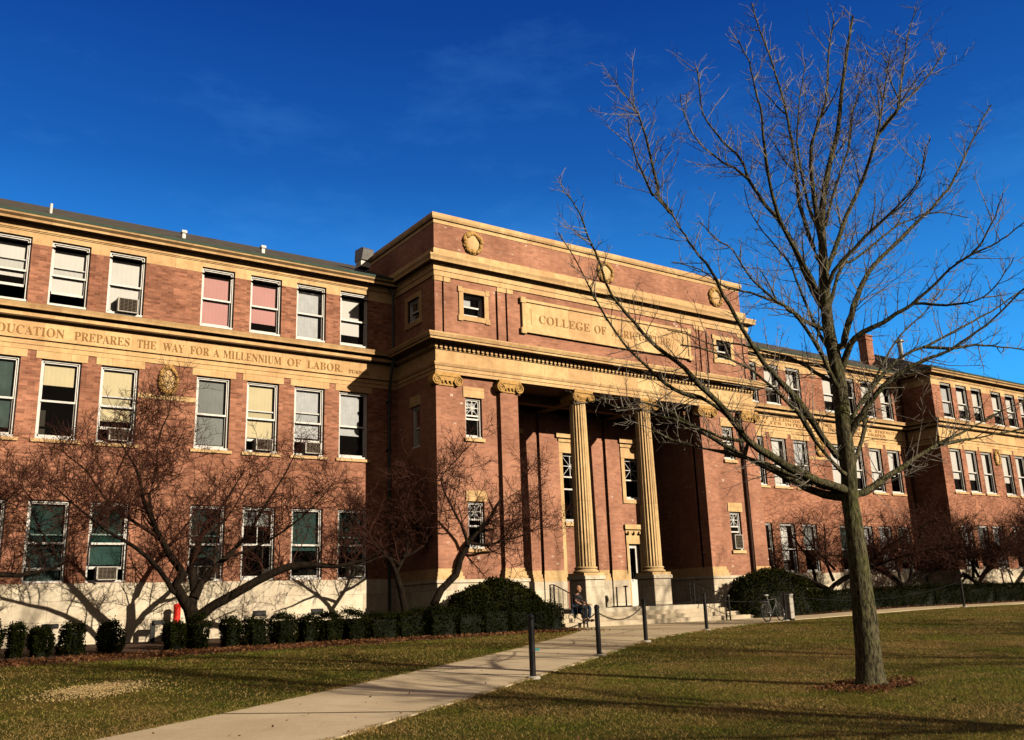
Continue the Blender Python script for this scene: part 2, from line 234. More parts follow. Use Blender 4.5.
def brickmat(name,c1,c2,mortar,spots=0,tone=.3):
    m,nt,b,_=newmat(name); p=wpos(nt)
    sx=nt.nodes.new('ShaderNodeSeparateXYZ'); nt.links.new(p,sx.inputs[0])
    ad=nt.nodes.new('ShaderNodeMath'); nt.links.new(sx.outputs[0],ad.inputs[0]); nt.links.new(sx.outputs[1],ad.inputs[1])
    cb=nt.nodes.new('ShaderNodeCombineXYZ'); nt.links.new(ad.outputs[0],cb.inputs[0]); nt.links.new(sx.outputs[2],cb.inputs[1])
    br=N(nt,'ShaderNodeTexBrick',Scale=1.0); br.inputs['Brick Width'].default_value=.215; br.inputs['Row Height'].default_value=.075
    br.inputs['Mortar Size'].default_value=.007; br.inputs['Mortar Smooth'].default_value=.3; br.inputs['Bias'].default_value=-.1
    br.inputs['Color1'].default_value=(*c1,1); br.inputs['Color2'].default_value=(*c2,1); br.inputs['Mortar'].default_value=(*mortar,1)
    nt.links.new(cb.outputs[0],br.inputs['Vector'])
    n1=ramp(nt,noise(nt,p,.55,5,.65),[(.3,(.62,.57,.55)),(.72,(1.22,1.2,1.16))])
    c=mix(nt,1.0,br.outputs[0],n1,'MULTIPLY')
    # single-brick tone change
    wn=nt.nodes.new('ShaderNodeTexWhiteNoise'); wn.noise_dimensions='2D'
    sn=nt.nodes.new('ShaderNodeVectorMath'); sn.operation='SNAP'; nt.links.new(cb.outputs[0],sn.inputs[0]); sn.inputs[1].default_value=(.215,.075,1)
    nt.links.new(sn.outputs[0],wn.inputs['Vector'])
    c=mix(nt,tone,c,ramp(nt,wn.outputs['Value'],[(0,(.5,.45,.45)),(.5,(.95,.95,.95)),(1,(1.3,1.25,1.2))]),'MULTIPLY')
    if spots:
        wn2=nt.nodes.new('ShaderNodeTexWhiteNoise'); wn2.noise_dimensions='2D'; sn2=nt.nodes.new('ShaderNodeVectorMath'); sn2.operation='SNAP'; nt.links.new(cb.outputs[0],sn2.inputs[0]); sn2.inputs[1].default_value=(.12,.075,1); nt.links.new(sn2.outputs[0],wn2.inputs['Vector'])
        g=nt.nodes.new('ShaderNodeMath'); g.operation='GREATER_THAN'; g.inputs[1].default_value=1-spots; nt.links.new(wn2.outputs['Value'],g.inputs[0])
        k=ramp(nt,noise(nt,p,1.6,3),[(.55,(0,0,0)),(.66,(1,1,1))])
        mm=nt.nodes.new('ShaderNodeMath'); mm.operation='MULTIPLY'; nt.links.new(g.outputs[0],mm.inputs[0]); nt.links.new(k,mm.inputs[1])
        c=mix(nt,mm.outputs[0],c,(.75,.62,.54))
    # rain streaks
    st=ramp(nt,noise(nt,p,1.0,4,.7,(2.2,2.2,.18)),[(.5,(1,1,1)),(.8,(.7,.66,.64))])
    c=mix(nt,.7,c,st,'MULTIPLY')
    nt.links.new(c,b.inputs['Base Color']); b.inputs['Roughness'].default_value=.85; b.inputs['Specular IOR Level'].default_value=.2
    bump(nt,b,br.outputs['Fac'],-.5,.01)
    return m
def stonemat(name,col,bw=1.2,bh=.45,var=.14,joint=.6,stain=(.3,.16,.06)):
    m,nt,b,_=newmat(name); p=wpos(nt)
    sx=nt.nodes.new('ShaderNodeSeparateXYZ'); nt.links.new(p,sx.inputs[0])
    ad=nt.nodes.new('ShaderNodeMath'); nt.links.new(sx.outputs[0],ad.inputs[0]); nt.links.new(sx.outputs[1],ad.inputs[1])
    cb=nt.nodes.new('ShaderNodeCombineXYZ'); nt.links.new(ad.outputs[0],cb.inputs[0]); nt.links.new(sx.outputs[2],cb.inputs[1])
    br=N(nt,'ShaderNodeTexBrick',Scale=1.0); br.inputs['Brick Width'].default_value=bw; br.inputs['Row Height'].default_value=bh
    br.inputs['Mortar Size'].default_value=.008; br.inputs['Bias'].default_value=0
    lo=tuple(c*(1-var) for c in col); hi=tuple(min(.9,c*(1+var)) for c in col)
    br.inputs['Color1'].default_value=(*lo,1); br.inputs['Color2'].default_value=(*hi,1); br.inputs['Mortar'].default_value=(*[c*joint for c in col],1)
    nt.links.new(cb.outputs[0],br.inputs['Vector'])
    n1=ramp(nt,noise(nt,p,2.3,7,.75),[(.32,(.74,.70,.64)),(.68,(1.12,1.12,1.12))])
    c=mix(nt,1.0,br.outputs[0],n1,'MULTIPLY')
    d=ramp(nt,noise(nt,p,.9,5,.75,(1.3,1.3,.5)),[(.56,(0,0,0)),(.78,(1,1,1))])
    mm=nt.nodes.new('ShaderNodeMath'); mm.operation='MULTIPLY'; nt.links.new(d,mm.inputs[0]); mm.inputs[1].default_value=.4
    c=mix(nt,mm.outputs[0],c,stain)
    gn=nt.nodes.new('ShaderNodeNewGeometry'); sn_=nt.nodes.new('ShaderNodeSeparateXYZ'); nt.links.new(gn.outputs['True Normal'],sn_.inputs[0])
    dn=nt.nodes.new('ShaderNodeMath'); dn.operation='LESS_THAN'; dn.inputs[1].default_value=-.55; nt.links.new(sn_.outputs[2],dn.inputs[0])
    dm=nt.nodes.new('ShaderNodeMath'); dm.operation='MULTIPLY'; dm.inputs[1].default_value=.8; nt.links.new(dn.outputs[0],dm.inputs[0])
    c=mix(nt,dm.outputs[0],c,(.055,.03,.014))  # soffit shade painted into the colour of downward faces
    # drip marks
    st=ramp(nt,noise(nt,p,1.0,5,.7,(4,4,.35)),[(.52,(1,1,1)),(.78,(.72,.66,.58))]); c=mix(nt,.6,c,st,'MULTIPLY')
    nt.links.new(c,b.inputs['Base Color']); b.inputs['Roughness'].default_value=.8; b.inputs['Specular IOR Level'].default_value=.2
    bump(nt,b,noise(nt,p,30,4),.15,.01)
    return m
def glassmat(name,tint=(.97,.98,.98),refl=1.1):
    m=bpy.data.materials.new(name); m.use_nodes=True; nt=m.node_tree; nt.nodes.clear()
    out=nt.nodes.new('ShaderNodeOutputMaterial'); mx=nt.nodes.new('ShaderNodeMixShader'); tr=nt.nodes.new('ShaderNodeBsdfTransparent'); gl=nt.nodes.new('ShaderNodeBsdfGlossy')
    tr.inputs[0].default_value=(*tint,1); gl.inputs['Roughness'].default_value=.02
    fr=N(nt,'ShaderNodeFresnel',IOR=1.55)
    bp=N(nt,'ShaderNodeBump',Strength=.08,Distance=.05); nt.links.new(noise(nt,wpos(nt),1.6,2),bp.inputs['Height']); nt.links.new(bp.outputs[0],gl.inputs['Normal'])
    mu=nt.nodes.new('ShaderNodeMath'); mu.operation='MULTIPLY'; mu.use_clamp=True; mu.inputs[1].default_value=refl; nt.links.new(fr.outputs[0],mu.inputs[0])
    nt.links.new(mu.outputs[0],mx.inputs[0]); nt.links.new(tr.outputs[0],mx.inputs[1]); nt.links.new(gl.outputs[0],mx.inputs[2]); nt.links.new(mx.outputs[0],out.inputs[0])
    return m
def leafmat(name,stops,scale=1.2,transl=.3,rough=.6,wr=.55,wn=.6,spec=.25):
    m,nt,b,out=newmat(name); p=wpos(nt)
    g=nt.nodes.new('ShaderNodeNewGeometry')
    a=nt.nodes.new('ShaderNodeMath'); a.operation='MULTIPLY_ADD'; a.inputs[1].default_value=wr; nt.links.new(g.outputs['Random Per Island'],a.inputs[0])
    s=nt.nodes.new('ShaderNodeMath'); s.operation='MULTIPLY'; s.inputs[1].default_value=wn; nt.links.new(noise(nt,p,scale,4),s.inputs[0]); nt.links.new(s.outputs[0],a.inputs[2])
    c=ramp(nt,a.outputs[0],stops); nt.links.new(c,b.inputs['Base Color']); b.inputs['Roughness'].default_value=rough; b.inputs['Specular IOR Level'].default_value=spec
    if transl:
        t=nt.nodes.new('ShaderNodeBsdfTranslucent'); nt.links.new(c,t.inputs[0]); mx=nt.nodes.new('ShaderNodeMixShader'); mx.inputs[0].default_value=transl
        nt.links.new(b.outputs[0],mx.inputs[1]); nt.links.new(t.outputs[0],mx.inputs[2]); nt.links.new(mx.outputs[0],out.inputs[0])
    return m

M={}
M['brick']=brickmat('red_brick',(.54,.25,.175),(.34,.14,.092),(.44,.29,.19),tone=.6)
M['brick_p']=brickmat('pink_brick',(.55,.27,.19),(.44,.205,.145),(.47,.30,.21),spots=.03)
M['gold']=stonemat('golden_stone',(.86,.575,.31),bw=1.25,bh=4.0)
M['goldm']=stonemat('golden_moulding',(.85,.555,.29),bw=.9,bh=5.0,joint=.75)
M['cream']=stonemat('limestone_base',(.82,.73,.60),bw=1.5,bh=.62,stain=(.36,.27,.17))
M['white']=simple('white_paint',(.86,.86,.86),.5,.08,6,dirt=(.45,.42,.38))
M['glass']=glassmat('window_glass')
M['glass2']=glassmat('window_glass_teal',(.72,.88,.86),1.8)
M['sh_white']=simple('white_blind',(.85,.84,.84),.8,.05,2)
M['sh_pink']=simple('pink_blind',(.72,.38,.38),.8,.06,2)
M['sh_cream']=simple('cream_blind',(.80,.70,.46),.8,.06,2)
M['sh_grey']=simple('grey_blind_reflection',(.27,.29,.30),.8,.1,2)  # grey blind sheets, in some windows standing in for reflections in the glass
M['sh_teal']=simple('teal_blind',(.06,.10,.095),.8,.3,2)
M['sh_pale']=simple('pale_curtain',(.62,.65,.70),.8,.12,4)
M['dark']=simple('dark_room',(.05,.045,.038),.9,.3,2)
M['slate']=simple('dark_slate_roof',(.10,.09,.072),.8,.3,2.5,bmp=.3)
M['copper']=simple('verdigris_gutter',(.06,.10,.08),.6,.2,3)
M['pipe']=simple('downpipe_paint',(.05,.07,.075),.5,.2,3)
M['pipe_r']=simple('brown_downpipe',(.045,.018,.012),.6,.2,3)
M['conc']=simple('step_concrete',(.72,.61,.45),.85,.12,2.5,bmp=.15,dirt=(.4,.33,.24))
M['iron']=simple('black_iron',(.012,.012,.014),.45,.2,6)
M['metal']=simple('galvanised_metal',(.30,.30,.31),.4,.15,5,metal=.6)
M['acw']=simple('air_conditioner_case',(.55,.53,.50),.6,.08,6)
M['grille']=simple('air_conditioner_grille',(.16,.13,.10),.7,.2,20)
M['letter']=simple('shaded_letter_stone',(.37,.19,.065),.85,.15,5)  # shadow of incised strokes put into the darker letter colour
M['orn']=simple('carved_ornament_stone',(.60,.36,.12),.75,.25,8)
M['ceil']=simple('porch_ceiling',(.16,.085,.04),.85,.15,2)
M['red']=simple('red_enamel',(.80,.035,.02),.4,.1,5)
M['yew']=leafmat('yew_leaves',[(.15,(.003,.005,.001)),(.5,(.008,.012,.002)),(.85,(.022,.026,.003))],1.5,.1,spec=.06)
M['yewb']=simple('hedge_core',(.006,.009,.004),.9,.3,6)
M['mound']=leafmat('mound_leaves',[(.15,(.004,.006,.001)),(.5,(.011,.015,.002)),(.9,(.034,.036,.005))],1.2,.1,spec=.06)
M['grass']=leafmat('winter_grass',[(.10,(.02,.026,.004)),(.38,(.075,.088,.012)),(.60,(.20,.165,.03)),(.80,(.46,.30,.10)),(1,(.74,.50,.22))],.45,.4,wr=.62,wn=.72)
def grassmat():
    m,nt,b,out=newmat('winter_grass_blades'); p=wpos(nt); g=nt.nodes.new('ShaderNodeNewGeometry'); rnd=g.outputs['Random Per Island']
    gr=ramp(nt,rnd,[(0,(.03,.05,.006)),(.4,(.15,.20,.022)),(.78,(.38,.38,.055)),(1,(.66,.50,.16))])
    st=ramp(nt,rnd,[(0,(.06,.04,.012)),(.38,(.33,.22,.065)),(.72,(.70,.46,.17)),(1,(.85,.62,.30))])
    f=noise(nt,p,.42,6,.68); f2=noise(nt,p,2.6,4,.6); a=nt.nodes.new('ShaderNodeMath'); a.operation='MULTIPLY_ADD'; a.inputs[1].default_value=.35; nt.links.new(f2,a.inputs[0]); nt.links.new(f,a.inputs[2])
    k=ramp(nt,a.outputs[0],[(.58,(0,0,0)),(.78,(1,1,1))]); c=mix(nt,k,gr,st); nt.links.new(c,b.inputs['Base Color']); b.inputs['Roughness'].default_value=.8; b.inputs['Specular IOR Level'].default_value=.2
    t=nt.nodes.new('ShaderNodeBsdfTranslucent'); nt.links.new(c,t.inputs[0]); mx=nt.nodes.new('ShaderNodeMixShader'); mx.inputs[0].default_value=.4
    nt.links.new(b.outputs[0],mx.inputs[1]); nt.links.new(t.outputs[0],mx.inputs[2]); nt.links.new(mx.outputs[0],out.inputs[0]); return m
M['grass']=grassmat()
M['litter']=leafmat('leaf_litter',[(.15,(.05,.018,.008)),(.5,(.14,.055,.022)),(.8,(.26,.12,.05)),(1,(.4,.25,.13))],3,.2)
M['skin']=simple('skin',(.50,.26,.17),.55,.06,8)
M['shirt']=simple('dark_shirt',(.028,.026,.03),.85,.2,8)
M['jeans']=simple('blue_jeans',(.03,.055,.11),.85,.2,10)
M['shoe']=simple('brown_shoe',(.06,.03,.02),.6,.2,9)
M['paper']=simple('paper',(.6,.6,.58),.8,.05,5)
M['rubber']=simple('tyre_rubber',(.015,.015,.015),.7,.2,9)
M['steel']=simple('bicycle_steel',(.35,.36,.38),.3,.1,9,metal=.7)
M['binc']=simple('bin_aggregate',(.50,.47,.42),.85,.2,40,bmp=.3)

def barkmat(name,c1,c2,moss=None,sc=9):
    m,nt,b,_=newmat(name); p=wpos(nt)
    f=noise(nt,p,sc,6,.7,(1,1,.25)); c=ramp(nt,f,[(.38,c1),(.66,c2)])
    if moss:
        d=ramp(nt,noise(nt,p,2.5,4),[(.45,(0,0,0)),(.7,(1,1,1))]); c=mix(nt,d,c,mix(nt,1.0,c,moss,'MULTIPLY'))
    nt.links.new(c,b.inputs['Base Color']); b.inputs['Roughness'].default_value=.9; b.inputs['Specular IOR Level'].default_value=.15
    bump(nt,b,f,.9,.04); return m
M['bark']=barkmat('grey_green_bark',(.010,.009,.006),(.22,.20,.12),(.85,.98,.6),34)
M['twig']=simple('grey_twig',(.30,.27,.235),.8,.4,4)
M['cbark']=barkmat('crabapple_bark',(.006,.004,.003),(.028,.019,.012),None,10)
M['ctwig']=simple('reddish_twig',(.055,.018,.011),.85,.4,3)

# ground material
def groundmat():
    m,nt,b,_=newmat('winter_lawn'); p=wpos(nt)
    f1=noise(nt,p,.35,6,.65); f2=noise(nt,p,9,5,.7)
    s=nt.nodes.new('ShaderNodeMath'); s.operation='MULTIPLY_ADD'; s.inputs[1].default_value=.5; nt.links.new(f1,s.inputs[0])
    s2=nt.nodes.new('ShaderNodeMath'); s2.operation='MULTIPLY'; s2.inputs[1].default_value=.5; nt.links.new(f2,s2.inputs[0]); nt.links.new(s2.outputs[0],s.inputs[2])
    c=ramp(nt,s.outputs[0],[(.36,(.025,.035,.005)),(.48,(.07,.078,.010)),(.58,(.16,.12,.025)),(.70,(.30,.20,.07))])
    nt.links.new(c,b.inputs['Base Color']); b.inputs['Roughness'].default_value=.95; b.inputs['Specular IOR Level'].default_value=.1
    bump(nt,b,noise(nt,p,25,5,.7),1.0,.05); return m
M['ground']=groundmat()
def pathmat():
    m,nt,b,_=newmat('pale_concrete_path'); p=wpos(nt)
    c=ramp(nt,noise(nt,p,.8,6,.7),[(.3,(.70,.575,.39)),(.7,(.82,.69,.49))])
    c=mix(nt,.6,c,ramp(nt,noise(nt,p,.33,5,.75),[(.40,(.84,.82,.79)),(.6,(1.05,1.05,1.05))]),'MULTIPLY')
    c=mix(nt,.5,c,ramp(nt,noise(nt,p,22,4,.7),[(.3,(.75,.75,.75)),(.7,(1.1,1.1,1.1))]),'MULTIPLY')
    nt.links.new(c,b.inputs['Base Color']); b.inputs['Roughness'].default_value=.9; b.inputs['Specular IOR Level'].default_value=.15
    bump(nt,b,noise(nt,p,40,4),.3,.01); return m
M['path']=pathmat()
M['joint']=simple('path_joint',(.16,.12,.08),.95,.2,8)
def mulchmat():
    m,nt,b,_=newmat('bark_mulch'); p=wpos(nt)
    c=ramp(nt,noise(nt,p,14,6,.75),[(.3,(.03,.014,.008)),(.55,(.09,.04,.02)),(.75,(.2,.10,.05))])
    nt.links.new(c,b.inputs['Base Color']); b.inputs['Roughness'].default_value=.95; bump(nt,b,noise(nt,p,20,5),1,.05); return m
M['mulch']=mulchmat()

# ------------------------------------------------------------------ terrain
TY=[-400,-60,-10,0,12.8,20,25,27.3,32,600]; TZ=[-2.4,-2.2,-1.75,-1.6,-1.27,-.97,-.9,-.85,-.70,-.70]
def sst(t): t=min(1,max(0,t)); return t*t*(3-2*t)
def gz0(x,y): return float(np.interp(y,TY,TZ)) + sst((x-29)/13)*float(np.interp(y,[15,25],[0,.17]))
def gz(x,y): return (gz0(x,y-.6)+gz0(x,y)+gz0(x,y+.6))/3
def ground():
    xs=[-400,-150,-60,-30]+[x for x in range(-20,92,2)]+[110,150,250,500,900]
    ys=[-400,-150,-60,-30,-15]+[y*.8 for y in range(-12,45)]+[40,50,80,150,300,600]
    mb=MB(); vs=[(x,y,gz(x,y)) for y in ys for x in xs]; n=len(xs)
    fs=[(j*n+i,j*n+i+1,(j+1)*n+i+1,(j+1)*n+i) for j in range(len(ys)-1) for i in range(n-1)]
    mb.add(vs,fs); return struct(mb.build('ground',M['ground'],smooth=True))
ground()
def sheet(name,left,right,mat,dz=.02,step=.5,skirt=True,k='structure'):
    """ribbon between two polylines with matching counts, follows the ground"""
    mb=MB(); L=[];R=[]
    for i in range(len(left)-1):
        d=max(math.dist(left[i],left[i+1]),math.dist(right[i],right[i+1])); n=max(1,int(d/step))
        for j in range(n):
            t=j/n; L.append([a+(b-a)*t for a,b in zip(left[i],left[i+1])]); R.append([a+(b-a)*t for a,b in zip(right[i],right[i+1])])
    L.append(left[-1]);R.append(right[-1]); rows=[]
    for a,b in zip(L,R):
        w=math.dist(a,b); m=6
        row=[(a[0]+(b[0]-a[0])*q/m,a[1]+(b[1]-a[1])*q/m) for q in range(m+1)]
        r=[(x,y,gz(x,y)+dz) for x,y in row]
        if skirt: r=[(r[0][0],r[0][1],r[0][2]-.15)]+r+[(r[-1][0],r[-1][1],r[-1][2]-.15)]
        rows.append(r)
    n=len(rows[0]); mb.add([p for r in rows for p in r],[(j*n+i,j*n+i+1,(j+1)*n+i+1,(j+1)*n+i) for j in range(len(rows)-1) for i in range(n-1)])
    o=mb.build(name,mat); o['kind']=k; return o
PL=[(-8.5,4.4),(2.49,11.82),(7.1,14.92),(13.3,19.2),(17.6,22.9),(20.4,25.6),(21.0,27.3)]
PR=[(-4.5,4.2),(4.56,10.07),(9.31,13.42),(13.75,16.47),(17.7,19.3),(22.2,21.6),(28.0,24.15)]
sheet('path',PL,PR,M['path'])
sheet('pavement',[(21.0,27.32),(28.0,27.32),(31.4,27.32),(34,26.6),(45,26.3),(60,26.5),(95,27)],[(28.02,24.16),(30.5,24.75),(33,24.8),(37,24.7),(45,24.5),(60,24.9),(95,25.4)],M['path'],dz=.024)
for t0 in (.2,1.35,2.2,2.75,3.3,3.8,4.4,5.1):
    i=int(t0);t=t0-i
    a=[p+(q-p)*t for p,q in zip(PL[i],PL[i+1])]; b=[p+(q-p)*t for p,q in zip(PR[i],PR[i+1])]
    dx,dy=PL[i+1][0]-PL[i][0],PL[i+1][1]-PL[i][1]; L=math.hypot(dx,dy); o=(dx/L*.045,dy/L*.045)
    sheet('path_joint',[a,[a[0]+o[0],a[1]+o[1]]],[b,[b[0]+o[0],b[1]+o[1]]],M['joint'],dz=.026,skirt=False)
# planting beds
sheet('planting_bed',[(-20,31.95),(2,31.95),(12,31.95),(16.6,31.95),(21.0,28.2)],[(-20,24.4),(2,24.2),(12,25.2),(17.0,25.9),(20.6,26.4)],M['mulch'],dz=.018)
sheet('planting_bed',[(31.4,28.2),(34.2,31.9),(51,31.95),(51.5,29.9),(95,29.9)],[(31.4,27.34),(34,26.75),(45,26.45),(60,26.65),(95,27.1)],M['mulch'],dz=.019)

# ------------------------------------------------------------------ building
B = thing('college_building','long three storey red brick college with a golden stone portico of two fluted columns','building',(0,0,0))
YW,YP,YQ=32.0,28.865,29.98
XC=25.4; PX0,PX1=16.73,34.07
QX=51.39
PW,GP,WW,X7=1.787,3.119,1.19,14.305
def XL(k): return X7-(7-k)*PW if k>=4 else X7-3*PW-GP-(3-k)*PW
left=[XL(k) for k in range(-0,8)]
right=[2*XC-x-WW for x in left]
rows=[(1.17,3.70),(5.62,8.2),(10.03,12.24)]
def PF(Y): return lambda a,d,z:(a,Y+d,z)
def PS(X): return lambda a,d,z:(X+d,a,z)      # wall facing -X
def PSr(X): return lambda a,d,z:(X-d,a,z)     # wall facing +X
REV=.50
pav=[52.30+1.70*j for j in range(3)]+[58.0+1.7*j for j in range(3)]+[63.7+1.7*j for j in range(3)]

base=MB(); dark=MB()
def wing(x0,x1,Y,xs,side=False):
    brick=MB(); stone=MB(); base=MB(); dark=MB(); P=PF(Y)
    hb=[(x,x+WW,rows[r][0],rows[r][1],REV) for x in xs for r in (0,1)]
    brick.wall(P,x0,x1,1.15,8.47,[h for h in hb])
    brick.wall(P,x0,x1,9.85,12.02,[(x,x+WW,9.86,12.02,REV) for x in xs])
    stone.wall(P,x0,x1,12.02,12.66,[(x,x+WW,12.02,12.24,REV) for x in xs])
    base.wall(PF(Y-.06),x0,x1,-1.2,1.15,[])
    base.quad((x0,Y-.06,1.15),(x1,Y-.06,1.15),(x1,Y+.2,1.15),(x0,Y+.2,1.15))
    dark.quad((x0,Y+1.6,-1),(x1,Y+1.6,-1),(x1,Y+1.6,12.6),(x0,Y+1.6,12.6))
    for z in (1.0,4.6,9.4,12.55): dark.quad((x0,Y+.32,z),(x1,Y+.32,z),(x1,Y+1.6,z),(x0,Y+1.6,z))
    if side:  # pavilion side, facing left
        brick.wall(PS(QX),YQ,YW+.02,1.15,8.47,[]); brick.wall(PS(QX),YQ,YW+.02,9.85,12.02,[])
        stone.wall(PS(QX),YQ,YW+.02,12.02,12.66,[]); base.wall(PS(QX-.06),YQ-.06,YW,-1.2,1.15,[])
        base.quad((QX-.06,YQ-.06,1.15),(QX+.1,YQ-.06,1.15),(QX+.1,YW,1.15),(QX-.06,YW,1.15))
    brick.build('brick_wall',M['brick'],B); stone.build('stone_frieze',M['gold'],B); base.build('stone_base',M['cream'],B); dark.build('interior',M['dark'],B)
wing(-6,PX0,YW,left); wing(PX1,QX,YW,right); wing(QX,95,YQ,pav,True)
# wing entablature + cornices  (out,z) profiles
def ent(path):
    mbs=MB(); mbs.sweep(path,[(-.1,8.452),(.035,8.452),(.035,8.60),(.06,8.61),(.06,8.76),(.13,8.78),(.13,8.83),(.03,8.84),(.03,9.42),(.22,9.45),(.25,9.49),(.25,9.60),(.12,9.62),(.12,9.68),(.40,9.69),(.42,9.75),(.38,9.76),(.44,9.87),(-.1,9.93)])
    mbs.build('entablature',M['goldm'],B); mbs=MB()
    mbs.sweep(path,[(-.1,12.42),(.03,12.42),(.03,12.45),(.06,12.46),(.06,12.56),(.10,12.64),(.36,12.65),(.38,12.72),(.34,12.73),(.40,12.82),(.42,12.87),(-.1,12.87)]); mbs.build('cornice',M['goldm'],B)
ent([(-6,YW),(PX0,YW)]); ent([(PX1,YW),(QX,YW)]); ent([(QX,YW),(QX,YQ),(95,YQ)])
for p in ([(-6,YW),(PX0,YW)],[(PX1,YW),(QX-.4,YW)],[(QX,YW-.4),(QX,YQ),(95,YQ)]): gut=MB(); gut.sweep(p,[(.1,12.872),(.43,12.872),(.46,12.97),(.42,12.97),(.40,12.90),(.1,12.90)]); gut.build('gutter',M['copper'],B)
# roofs
def gable(x0,x1,Y,rise=2.2,run=4.6,hipL=False):
    roof=MB(); ye,ze=Y-.42,12.93; a=3.0 if hipL else 0
    roof.add([(x0,ye,ze),(x1,ye,ze),(x1,ye+run,ze+rise),(x0+a,ye+run,ze+rise),(x1,ye+2*run,ze),(x0,ye+2*run,ze)],[(0,1,2,3),(3,2,4,5),(0,3,5)]); roof.build('roof',M['slate'],B)
gable(-6,PX0+.3,YW); gable(PX1-.3,QX+3,YW)
gable(QX-.42,95,YQ,2.5,5.6,True)

# ---- portico block
pb=MB()   # pink brick
upwin=[(17.98,18.94,10.88,11.8,.35),(2*XC-18.94,2*XC-17.98,10.88,11.8,.35)]
gro=[(a,b,9.93,12.12,.12,True) for a,b in ((17.05,17.13),(19.49,19.59),(19.96,20.05))]; gro+=[(2*XC-b,2*XC-a,c,d,e,f) for a,b,c,d,e,f in gro]
pb.wall(PF(YP),PX0,PX1,9.92,12.30,upwin+gro)
PZ1=PX1-.26
pb.wall(PF(YP),PX0,PZ1,13.42,14.46,[])
lw=[(18.10,18.84,6.16,7.72,.45),(18.12,18.84,2.08,3.80,.45)]
def rm(h): return (2*XC-h[1],2*XC-h[0])+h[2:]
WP=YP+.18
pb.wall(PF(WP),17.62,19.58,.95,8.5,lw); pb.wall(PF(WP),2*XC-19.58,2*XC-17.62,.95,8.5,[rm(h) for h in lw])
for a,b in ((PX0,17.62),(19.58,20.40)):
    for x0,x1 in ((a,b),(2*XC-b,2*XC-a)):
        pb.box(x0,x1,YP,YP+.6,1.37,8.495)
pb.quad((20.40,YP+.5,-.2),(20.40,YW+.3,-.2),(20.40,YW+.3,8.5),(20.40,YP+.5,8.5))
pb.quad((30.40,YP+.5,.95),(30.40,YW+.3,.95),(30.40,YW+.3,8.5),(30.40,YP+.5,8.5))
pb.wall(PS(PX0),YP+.6,YW,1.37,8.5,[(30.1,30.75,5.9,7.5,.25)]); pb.wall(PS(PX0),YP,34.7,9.92,12.30,[(30.0,30.95,10.88,11.8,.25)]); pb.wall(PS(PX0),YP,34.7,13.42,14.46,[])
pb.wall(PSr(PX1),YP+.6,YW,1.37,8.5,[]); pb.wall(PSr(PX1),YP,34.7,9.92,12.30,[]); pb.wall(PSr(PZ1),YP,34.7,13.42,14.46,[])
pb.wall(PF(34.7),PX0,PX1,12.3,14.46,[])
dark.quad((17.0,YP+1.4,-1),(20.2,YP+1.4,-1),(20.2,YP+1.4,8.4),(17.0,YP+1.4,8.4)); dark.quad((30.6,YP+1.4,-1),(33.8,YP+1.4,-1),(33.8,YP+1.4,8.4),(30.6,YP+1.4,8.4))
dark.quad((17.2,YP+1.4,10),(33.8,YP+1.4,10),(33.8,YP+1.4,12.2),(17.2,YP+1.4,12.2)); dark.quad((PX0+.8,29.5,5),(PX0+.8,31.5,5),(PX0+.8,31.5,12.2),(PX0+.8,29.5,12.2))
PP=[(PX0,YW+.0),(PX0,YP),(PX1,YP),(PX1,YW)]; PPU=[(PX0,34.7),(PX0,YP),(PX1,YP),(PX1,34.7)]
pm=MB()
# architrave, frieze, dentil course bed, main cornice
pm.sweep(PP,[(-.5,8.5),(.0,8.5),(.0,8.62),(.03,8.63),(.03,8.76),(.06,8.77),(.10,8.86),(.10,8.90),(.0,8.92),(.0,9.38),(.04,9.40),(.04,9.42),(-.5,9.42)])
pm.sweep(PP,[(-.5,9.425),(.02,9.425),(.02,9.60),(.20,9.61),(.22,9.64),(.48,9.65),(.48,9.72),(.52,9.74),(.58,9.86),(.58,9.90),(-.5,9.96)])
pm.sweep(PPU,[(-.3,12.30),(.05,12.30),(.05,12.50),(.08,12.51),(.08,12.68),(.12,12.78),(.34,12.79),(.36,12.88),(.32,12.89),(.38,13.0),(.38,13.04),(.05,13.12),(.05,13.41),(.02,13.42),(-.3,13.42)])
pm.sweep([(PX0,34.7),(PX0,YP),(PZ1,YP),(PZ1,34.7)],[(-.3,14.46),(.02,14.46),(.02,14.60),(.08,14.62),(.12,14.70),(.13,14.82),(.10,14.86),(-.3,14.88)])
dent=MB()
x=PX0-.08
while x<PX1: dent.box(x,x+.11,YP-.13,YP+.0,9.44,9.585); x+=.205
y=YP
while y<YW-.2: dent.box(PX0-.13,PX0,y,y+.11,9.44,9.585); y+=.205
# pilaster strip caps under the upper entablature
for a,b in ((PX0-.02,17.07),(17.12,17.42),(19.57,19.98),(20.03,20.33)):
    for x0,x1 in ((a,b),(2*XC-b,2*XC-a)): pm.box(x0,x1,YP-.03,YP+.1,12.11,12.303)
